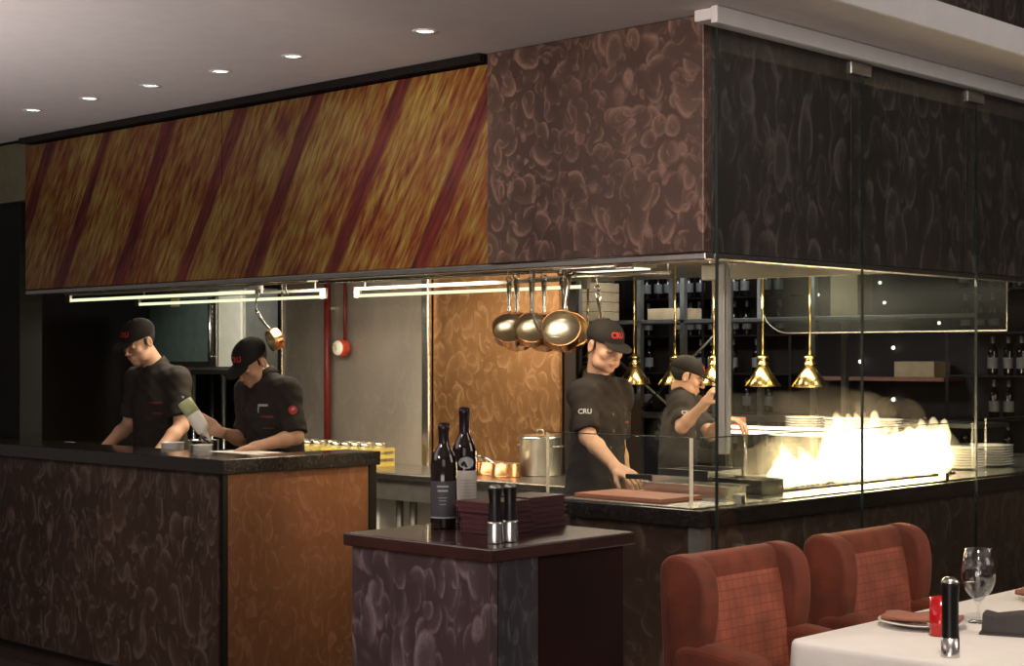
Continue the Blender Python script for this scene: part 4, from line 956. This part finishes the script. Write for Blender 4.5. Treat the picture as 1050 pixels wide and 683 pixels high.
for p in v:
    az = p.x/.098; el = .40+p.y/.090
    d = Vector((math.sin(az)*math.cos(el), -math.cos(az)*math.cos(el), math.sin(el))); q = Vector((d.x*.0880, d.y*.1090+.018, d.z*.0820+.046)); vv.append(q)
LOGO = mb.add(vv, f).mesh('cap_logo', m_redlogo)

def hand_sdf(S, wr, f, n, side, curl=.5, s=1.0, thumb=.5, grip=False):
    # wr wrist, f finger direction, n palm normal (the side the fingers curl to), side +1/-1 thumb direction sign
    wr = np.array(wr, float); f = np.array(f, float); f /= np.linalg.norm(f); n = np.array(n, float); n -= f*(n@f); n /= np.linalg.norm(n); sd = np.cross(f, n)*side
    Rn = np.stack([sd, f, n], 1)
    S.ell(wr+f*.050*s, (.043*s, .056*s, .017*s), Rn, .02); S.ell(wr+f*.03*s+sd*.02*s+n*.008*s, (.022*s, .036*s, .018*s), Rn, .012)
    S.cap(wr-f*.02, wr+f*.015, .024*s, .024*s, .02)
    segs = [(.033, .044, .026, .020, .0092), (.011, .049, .030, .022, .0094), (-.011, .045, .028, .021, .0090), (-.032, .036, .022, .018, .0080)]
    for q, (o, a, b, c, r) in enumerate(segs):
        p = wr+f*(.088-.004*abs(q-1))*s+sd*o*s; ang = curl*.55; d0 = f+sd*o*1.6; d0 /= np.linalg.norm(d0)
        for L, m in ((a, 1.0), (b, 1.9), (c, 2.5)):
            t = curl*m*.75; d = d0*math.cos(t)+n*math.sin(t); p2 = p+d*L*s; S.cap(p, p2, r*s, r*.92*s, .003); p = p2
    p = wr+f*.022*s+sd*.032*s; d = f*.62+sd*(.80-.5*thumb)+n*(.25+.5*thumb); d /= np.linalg.norm(d); p2 = p+d*.044*s; S.cap(p, p2, .0135*s, .0110*s, .010)
    d2 = d*.75+f*.35+n*.35*thumb-sd*.25*thumb; d2 /= np.linalg.norm(d2); S.cap(p2, p2+d2*.032*s, .0108*s, .0088*s, .003)

CH = {}
def chef(key, label, root, yaw, head, hpitch, hyaw, sh, R_, L_, scale=1.0, sleeve=.92, hroll=0.0, HS=1.03):
    """R_/L_: dict(e=elbow, w=wrist, f=finger dir, n=palm normal, curl, thumb) in world; sh: (z, forward offset, tilt)"""
    t = thing('chef', label, 'person', root, yaw, None)
    Mi = (Matrix.Translation(root)@Matrix.Rotation(yaw, 4, 'Z')).inverted(); M3 = Mi.to_3x3()
    loc = lambda p: np.array(Mi@Vector(p)); vec = lambda p: np.array(M3@Vector(p))
    hc = loc(head); shz, shf = sh
    Rh = np.array((Matrix.Rotation(hyaw, 3, 'Z')@Matrix.Rotation(hpitch, 3, 'X')@Matrix.Rotation(hroll, 3, 'Y')))
    s = scale; SW = .168*s
    neck = np.array((hc[0]*.3, shf+.01, shz+.060)); shl = np.array((SW, shf, shz)); shr = np.array((-SW, shf, shz)); pel = np.array((0, 0, .93*s)); 
    eR, wR = loc(R_['e']), loc(R_['w']); eL, wL = loc(L_['e']), loc(L_['w'])
    allp = np.stack([hc+.17, hc-.17, shl+.1, shr-.1, eR-.08, eR+.08, wR-.21, wR+.21, eL-.08, eL+.08, wL-.21, wL+.21, (-.2, -.2, 0), (.2, .16, 0)])
    lo = allp.min(0); hi = allp.max(0); h = .0042
    zc = min(wR[2], wL[2], 1.0)-.16
    axes = [np.arange(lo[0], hi[0], h), np.arange(lo[1], hi[1], h), np.concatenate([np.arange(-.02, zc, .014), np.arange(zc, hi[2], h)])]
    S = SDF(None, None, h, axes)
    # torso, legs
    mid = lambda a, b, u: np.asarray(a)*(1-u)+np.asarray(b)*u
    up = np.array((0, shf, shz))
    S.ell(mid(pel, up, 0), (.155*s, .105*s, .13*s)); S.ell(mid(pel, up, .38), (.140*s, .10*s, .17*s), k=.05); S.ell(mid(pel, up, .74), (.160*s, .105*s, .17*s), k=.05)
    S.cap(mid(shl, up, .12)-(0, 0, .01), mid(shr, up, .12)-(0, 0, .01), .055*s, k=.04)
    S.cap(up+(0, .01, .02), neck, .062*s, .056*s, k=.04)
    nb = hc+Rh@np.array((0, .022, -.075)); S.cap(neck, nb, .060*s, .058*s, k=.03)
    for q in (-1, 1):
        hp = np.array((q*.09*s, 0, .90*s)); kn = np.array((q*.10*s, -.015, .48*s)); an = np.array((q*.11*s, .01, .09))
        S.cap(hp, kn, .080*s, .055*s, k=.03); S.cap(kn, an, .052*s, .036*s, k=.02); S.cap(an-(0, 0, .03), an+(0, -.15, -.045), .035, .026, k=.02)
    for a, e, w_, D, sg in ((shr, eR, wR, R_, 1), (shl, eL, wL, L_, -1)):
        S.cap(a, e, .050*s, .042*s, k=.03); mp = mid(e, w_, .3); S.cap(e, mp, .042*s, .040*s, k=.015); S.cap(mp, w_, .040*s, .026*s, k=.02)
        hand_sdf(S, w_, vec(D['f']), vec(D['n']), D.get('s', 1), D.get('curl', .5), 1.0, D.get('thumb', .5))
    head_sdf(S, Rh, hc, HS)
    body = sobj(S.mesh(key+'_body', m_skin), 'body', t)
    # jacket
    hj = .0065
    lo2 = np.minimum.reduce([shr, eR, eL, shl, pel-.3])-.1; hi2 = np.maximum.reduce([shr, eR, eL, shl, neck])+.12; lo2[2] = .80*s
    J = SDF(lo2, hi2, hj); g = .022
    J.ell(pel+(0, 0, .02), (.160*s+g, .118*s+g, .17*s), k=.02); J.ell(mid(pel, up, .38), (.150*s+g, .112*s+g, .20*s), k=.05); J.ell(mid(pel, up, .74), (.158*s+g, .108*s+g, .18*s), k=.05)
    J.cap(mid(shl, up, .12)-(0, 0, .01), mid(shr, up, .12)-(0, 0, .01), .055*s+g*.7, k=.04)
    J.cap(up+(0, .01, .02), mid(neck, nb, .15), .062*s+g, .060*s+g*.35, k=.04)
    for a_ in (shl, shr): J.cap(neck-(0, 0, .02), mid(a_, neck, .12)+(0, 0, .012), .048*s+g*.5, .046*s+g*.4, k=.05)
    ends = []
    for a, e, w_ in ((shr, eR, wR), (shl, eL, wL)):
        en = mid(a, e, sleeve) if sleeve <= 1 else mid(e, w_, sleeve-1)
        if sleeve <= 1: J.cap(a, en, .047*s+g*.75, .049*s+g*.6, k=.05)
        else: J.cap(a, e, .047*s+g*.75, .048*s+g*.7, k=.05); J.cap(e, en, .048*s+g*.7, .042*s+g*.7, k=.02)
        dd = (en-a if sleeve <= 1 else en-e); dd = dd/np.linalg.norm(dd); J.cap(en-dd*.045, en-dd*.012, .050*s+g*.78, k=.003); ends.append((en, dd))
    sl, (X, Y, Z) = J._sub(lo2-1, hi2+1)
    # cut the sleeve ends and the hem flat, add cloth folds
    F = J.F
    for en, dd in ends:
        pl = (X-en[0])*dd[0]+(Y-en[1])*dd[1]+(Z-en[2])*dd[2]; rad = (X-en[0])**2+(Y-en[1])**2+(Z-en[2])**2
        F[:] = np.where(rad < .095**2, np.maximum(F, pl), F)
    F[:] = np.maximum(F, (.86*s-Z)+0*X+0*Y)
    fold = .0032*np.sin(Z*46+X*30+3*np.sin(Y*18))*np.sin(X*34-Z*11+1)+.0022*np.sin(Z*85+Y*40+X*12)*np.sin(X*60+2)
    F += (fold+0*F).astype(np.float32)
    jk = sobj(J.mesh(key+'_jacket', m_jacket), 'jacket', t)
    bv = BVHTree.FromPolygons([v_.co[:] for v_ in jk.data.vertices], [p.vertices[:] for p in jk.data.polygons])
    # standing collar
    dn = nb-neck; dn /= np.linalg.norm(dn); u = np.cross(dn, (1, 0, 0)); u /= np.linalg.norm(u); r_ = np.cross(dn, u); cm = MB(); n_ = 26; vs = []
    for rr, hh in ((.084, .0), (.076, .048), (.070, .048), (.076, .0)):
        for q in range(n_): 
            a = 2*PI*(q/n_)*.93+.11+PI/2*0; 
            fr = -np.cos(a)*u*np.sign(u[1]); vs.append(neck+dn*hh*s+(fr*1.02+r_*np.sin(a)*.95)*rr*s)
    fs = [((j*n_+i), (j*n_+i+1), (((j+1) % 4)*n_+i+1), (((j+1) % 4)*n_+i)) for j in range(4) for i in range(n_-1)]+[(0, n_, 2*n_, 3*n_), (n_-1, 2*n_-1, 3*n_-1, 4*n_-1)]
    cm.add(vs, fs, True).build('collar', m_jacket, jk)
    def front(x, z):
        hit = bv.ray_cast(Vector((x, -1.2, z)), Vector((0, 1, 0))); return hit[0]
    for q in range(5):
        for x in (-.055, .055):
            p = front(x*s, shz-.09-.078*q)
            if p: MB().cyl(p+Vector((0, .003, 0)), p+Vector((0, -.004, 0)), .0065, n=12).build('button', m_btn, jk)
    def decal(name, m, x0, x1, z0, z1, off=.0022, n1=10, n2=6):
        vs = []
        for j in range(n2+1):
            for i in range(n1+1):
                p = front(x0+(x1-x0)*i/n1, z0+(z1-z0)*j/n2)
                if p is None: return
                vs.append((p.x, p.y-off, p.z))
        MB().add(vs, [(j*(n1+1)+i, j*(n1+1)+i+1, (j+1)*(n1+1)+i+1, (j+1)*(n1+1)+i) for j in range(n2) for i in range(n1)], True).build(name, m, jk)
    decal('pocket_piping', m_redtrim, .05*s, .125*s, shz-.135, shz-.125, n2=2)
    decal('pocket_piping', m_redtrim, .06*s, .12*s, shz-.195, shz-.189, n2=2)
    decal('placket', m_trou, -.012*s, -.006*s, shz-.38, shz-.05, n1=1, n2=24)
    if key == 'c2': decal('name_badge', m_greylogo, .035*s, .095*s, shz-.075, shz-.063, n2=2); decal('pen_clip', m_greylogo, .04*s, .047*s, shz-.11, shz-.075, n1=1)
    # sleeve emblem / lettering, cast sideways on to the sleeve
    for (a, e, sd) in ((shr, eR, -1), (shl, eL, 1)):
        c = mid(a, e, .42); dirs = Vector((sd, -.75, .15)).normalized(); ux = dirs.cross(Vector((0, 0, 1))).normalized()*1; uy = ux.cross(dirs)
        if key in ('c1', 'c2'):
            ps = []
            for q in range(20): ps.append((.024*math.cos(2*PI*q/20), .024*math.sin(2*PI*q/20)))
            shapes = [('emblem', m_btn if key == 'c1' else m_redlogo, [(p[0], p[1]) for p in ps], [tuple(range(20))]), ('emblem_mark', m_greylogo, [(-.012, .004), (.0, .014), (.014, .010), (.006, .0), (-.006, -.004)], [(0, 1, 2, 3, 4)])]
        else:
            v, f = text_flat('CRU', .032); shapes = [('sleeve_lettering', m_greylogo, [(-p.x*sd*-1, p.y) for p in v], f)]
        for q, (nm, m_, pp, ff) in enumerate(shapes):
            vs = []; ok = True
            for px, py in pp:
                o_ = Vector(c)+ux*px*(-1 if key in ('c1', 'c2') else (1 if sd > 0 else 1))*1+uy*py+dirs*.5; hit = bv.ray_cast(o_, -dirs)
                if hit[0] is None: ok = False; break
                vs.append(hit[0]+dirs*(.0025+.001*q))
            if ok: MB().add(vs, ff).build(nm, m_, jk)
    # trousers, apron, shoes
    T_ = SDF((-.24*s, -.2, .03), (.24*s, .2, 1.02*s), .012)
    T_.ell((0, 0, .93*s), (.165*s, .118*s, .10*s), k=.02)
    for q in (-1, 1): T_.cap((q*.09*s, 0, .88*s), (q*.10*s, -.01, .48*s), .098*s, .078*s, k=.04); T_.cap((q*.10*s, -.01, .48*s), (q*.11*s, .0, .11), .078*s, .068*s, k=.02)
    sobj(T_.mesh(key+'_trousers', m_trou), 'trousers', t)
    ap = MB(); vs = []; n1, n2 = 22, 10
    for lay in (0, .004):
        for j in range(n2+1):
            z = (.99-.50*j/n2)*s
            for i in range(n1+1):
                a = -2.25+4.5*i/n1; rr = 1+.10*j/n2+.018*math.sin(i*1.5+j*.3)*j/n2; vs.append((math.sin(a)*(.196*s+lay)*rr, -math.cos(a)*(.160*s+lay)*rr, z))
    nn = (n1+1)*(n2+1)
    fs = [(l*nn+j*(n1+1)+i, l*nn+j*(n1+1)+i+1, l*nn+(j+1)*(n1+1)+i+1, l*nn+(j+1)*(n1+1)+i) for l in (0, 1) for j in range(n2) for i in range(n1)]
    bd = [i for i in range(n1+1)]+[j*(n1+1)+n1 for j in range(1, n2+1)]+[n2*(n1+1)+i for i in range(n1-1, -1, -1)]+[j*(n1+1) for j in range(n2-1, 0, -1)]
    for i, a in enumerate(bd): b_ = bd[(i+1) % len(bd)]; fs.append((a, b_, b_+nn, a+nn))
    ap.add(vs, fs, True).build('apron', m_apron, t)
    for q in (-1, 1): MB().sph((q*.11*s, -.06, .046), .046, sc=(1.05, 2.9, .98)).build('shoe', m_shoe, t)
    # cap, hair, brows
    Mh = Matrix.Translation(Vector(hc))@Matrix([list(r) for r in Rh]).to_4x4()@Matrix.Scale(HS, 4)
    def hp(me, nm, par, mm=None):
        o = bpy.data.objects.new(nm, me); C.objects.link(o); o.parent = par
        if par is t: o.matrix_local = Mh
        return o
    c_ = hp(CAPM, 'cap', t); hp(LOGO, 'cap_lettering', c_); hp(HAIRM, 'hair', t); hp(BROW, 'eyebrows', t); hp(EYE, 'eyelashes', t); hp(LIP, 'lips', t)
    return t

FZ = .12
def rel(root, yaw, p): return tuple(Matrix.Translation(root)@Matrix.Rotation(yaw, 4, 'Z')@Vector(p))
# first chef: facing the bar counter, looking down, both arms straight down on the worktop
r1 = (-8.03, 5.40, FZ)
chef('c1', 'leftmost chef in black jacket and cap, arms resting down on the counter', r1, R(12), (-8.045, 5.25, 1.775), R(26), R(-4), (1.43, -.03),
     dict(e=(-8.27, 5.34, 1.285), w=(-8.26, 5.13, 1.125), f=(.05, -.75, -.45), n=(0, .2, -1), curl=.35, s=-1),
     dict(e=(-7.77, 5.36, 1.285), w=(-7.70, 5.13, 1.125), f=(-.05, -.75, -.45), n=(0, .2, -1), curl=.35, s=-1), 1.02, .80)
r2 = (-6.98, 5.46, FZ)
chef('c2', 'second chef from left in black jacket and cap, holding a squeeze bottle', r2, R(4), (-7.02, 5.29, 1.655), R(38), R(4), (1.375, -.09),
     dict(e=(-7.16, 5.36, 1.225), w=(-7.125, 5.15, 1.285), f=(-.35, -.75, .55), n=(-.85, .35, -.1), curl=.8, thumb=.7, s=1),
     dict(e=(-6.72, 5.36, 1.26), w=(-6.76, 5.13, 1.215), f=(-.4, -.8, -.15), n=(0, .0, -1), curl=.35, s=-1), 1.0, .93)
r3 = (-5.00, 5.78, FZ)
chef('c3', 'chef at the grill counter in black jacket and cap, reaching down with his right hand', r3, R(96), (-4.88, 5.735, 1.738), R(20), R(-20), (1.385, -.05),
     dict(e=(-4.865, 5.59, 1.315), w=(-4.565, 5.45, 1.185), f=(.85, -.12, -.22), n=(.1, .2, -1), curl=.75, thumb=.7, s=-1),
     dict(e=(-5.06, 6.03, 1.27), w=(-5.00, 6.05, 1.03), f=(.2, -.05, -.9), n=(-.2, -.6, -.2), curl=.45, s=1), .93, .86, HS=.97)
r4 = (-5.64, 7.20, FZ)
chef('c4', 'chef in the background in profile bending toward the pass, arm raised, behind the grill chef', r4, R(118), (-5.545, 7.235, 1.575), R(20), R(8), (1.30, -.08),
     dict(e=(-5.43, 7.03, 1.30), w=(-5.27, 7.02, 1.43), f=(.5, .1, .75), n=(.5, .5, -.2), curl=.9, thumb=.7, s=-1),
     dict(e=(-5.42, 7.28, 1.25), w=(-5.25, 7.18, 1.345), f=(.8, .1, -.1), n=(0, 0, -1), curl=.7, s=-1), .86, .80, HS=.92)
# squeeze bottle held by the second chef
t = thing('squeeze_bottle', 'white squeeze bottle with pale green base tilted in the hand of the second chef', 'squeeze bottle', (-7.245, 5.02, 1.30)); t.scale = (1.12, 1.12, 1.12)
MB().lathe([(0, .0), (.034, .0), (.036, .006), (.036, .075), (0, .075)], n=28).build('green_base', m_green, t)
MB().lathe([(.036, .0755), (.036, .155), (.03, .172), (.014, .18), (.010, .20), (.004, .225), (0, .226)], n=28).build('white_body', m_white, t)
dv = Vector((.40, .36, -.80)).normalized(); t.rotation_euler = dv.to_track_quat('Z', 'Y').to_euler(); t.location = Vector((-7.19, 5.045, 1.365))-dv*.10
# food piece held / thing on pass
# ------------------------------------------------------------------ flames
def vol(name, col, em, dens=0, sc=5, ecol=None, lo=.3, hi=.7):
    m = bpy.data.materials.new(name); m.use_nodes = True; nt = m.node_tree; nt.nodes.clear(); out = N(nt, 'ShaderNodeOutputMaterial')
    pv = N(nt, 'ShaderNodeVolumePrincipled'); pv.inputs['Color'].default_value = (*col, 1)
    f = ramp(nt, noise(nt, coords(nt, (1, 1, .5)), sc, 3).outputs[0], [(lo, 0.0), (hi, 1.0)])
    nt.links.new(val(nt, 'MULTIPLY', f, dens), pv.inputs['Density'])
    if em: pv.inputs['Emission Color'].default_value = (*ecol, 1); nt.links.new(val(nt, 'MULTIPLY', f, em), pv.inputs['Emission Strength'])
    nt.links.new(pv.outputs[0], out.inputs['Volume']); return m
m_fire = vol('flame', (1, .8, .5), 7, .02, 9, (1, .70, .36), .30, .75)
m_firec = vol('flame_core', (1, .8, .5), 60, .02, 12, (1, .78, .46), .25, .65)
def flame(label, y0, y1, top, m, rad, seed, n):
    rnd = random.Random(seed); X0 = -3.87
    S = SDF((X0-.22, y0-.2, ZT+.0), (X0+.22, y1+.2, 1.62), .011); zb = ZT+.02+rad*.7
    S.cap((X0, y0+rad, zb), (X0, y1-rad, zb), rad, k=.05)
    for k in range(n):
        u = (k+.5)/n; y = y0+(y1-y0)*u; h_ = ZB+(top(u)-ZB)*(.75+.45*rnd.random()); x = X0+rnd.uniform(-.05, .05); lean = rnd.uniform(-.04, .03); r0 = rad*rnd.uniform(.55, .85)
        mz = zb+(h_-zb)*.5
        S.cap((x, y, zb), (x+rnd.uniform(-.02, .02), y+lean*.4, mz), r0, r0*.62, k=.05); S.cap((x, y+lean*.4, mz), (x+rnd.uniform(-.03, .03), y+lean, h_), r0*.62, .006, k=.03)
    for ax_, nm in ((0, 'x'), (1, 'y')): pass
    X, Y, Z = np.meshgrid(*S.ax, indexing='ij', sparse=True)
    S.F = (S.F+.010*np.sin(Y*47+Z*19+3*np.sin(Z*13))*np.cos(X*33+Z*27)).astype(np.float32)
    S.F = np.maximum(S.F, (ZT+.012-S.ax[2])[None, None, :]).astype(np.float32)
    return tag(sobj(S.mesh('flame', m), 'flame'), label, 'flame', 'flames on the charcoal grill')
ZB = ZT+.04
flame('low trailing flame at the near left end of the grill', 5.62, 6.02, lambda u: ZB+.08+.09*u, m_firec, .05, 1, 7)
flame('tall bright flame in the middle of the grill, left of the glass joint', 6.03, 6.44, lambda u: ZB+.22+.10*math.exp(-((u-.55)/.25)**2), m_firec, .08, 2, 8)
flame('broad bright flame at the far right part of the grill', 6.45, 7.05, lambda u: ZB+.17+.07*u, m_firec, .085, 3, 10)
flame('thin pale outer flame spreading along the whole grill', 5.55, 7.12, lambda u: ZB+.17+.12*math.sin(3.1*u), m_fire, .12, 4, 18)
light('fire_light', 'POINT', (-3.98, 6.35, 1.34), 20, (1, .70, .36), .16)
light('fire_light', 'POINT', (-3.98, 6.85, 1.34), 16, (1, .70, .36), .16)
m_smoke = vol('smoke', (1, .95, .85), 0, .32, 6, None, .35, .8)
S = SDF((-4.6, 4.9, 1.12), (-3.68, 6.9, 1.75), .03); random.seed(3)
for k in range(26):
    y = 5.20+.056*k; S.ell((-3.98+random.uniform(-.08, .08), y, 1.32+random.uniform(-.04, .1)), (.15, .13, .10+.06*random.random()), k=.06)
S.F = np.maximum(S.F, (1.16-S.ax[2])[None, None, :]).astype(np.float32)
tag(sobj(S.mesh('smoke', m_smoke), 'smoke'), 'thin warm smoke drifting over the grill around the flames', 'smoke', kind='stuff')
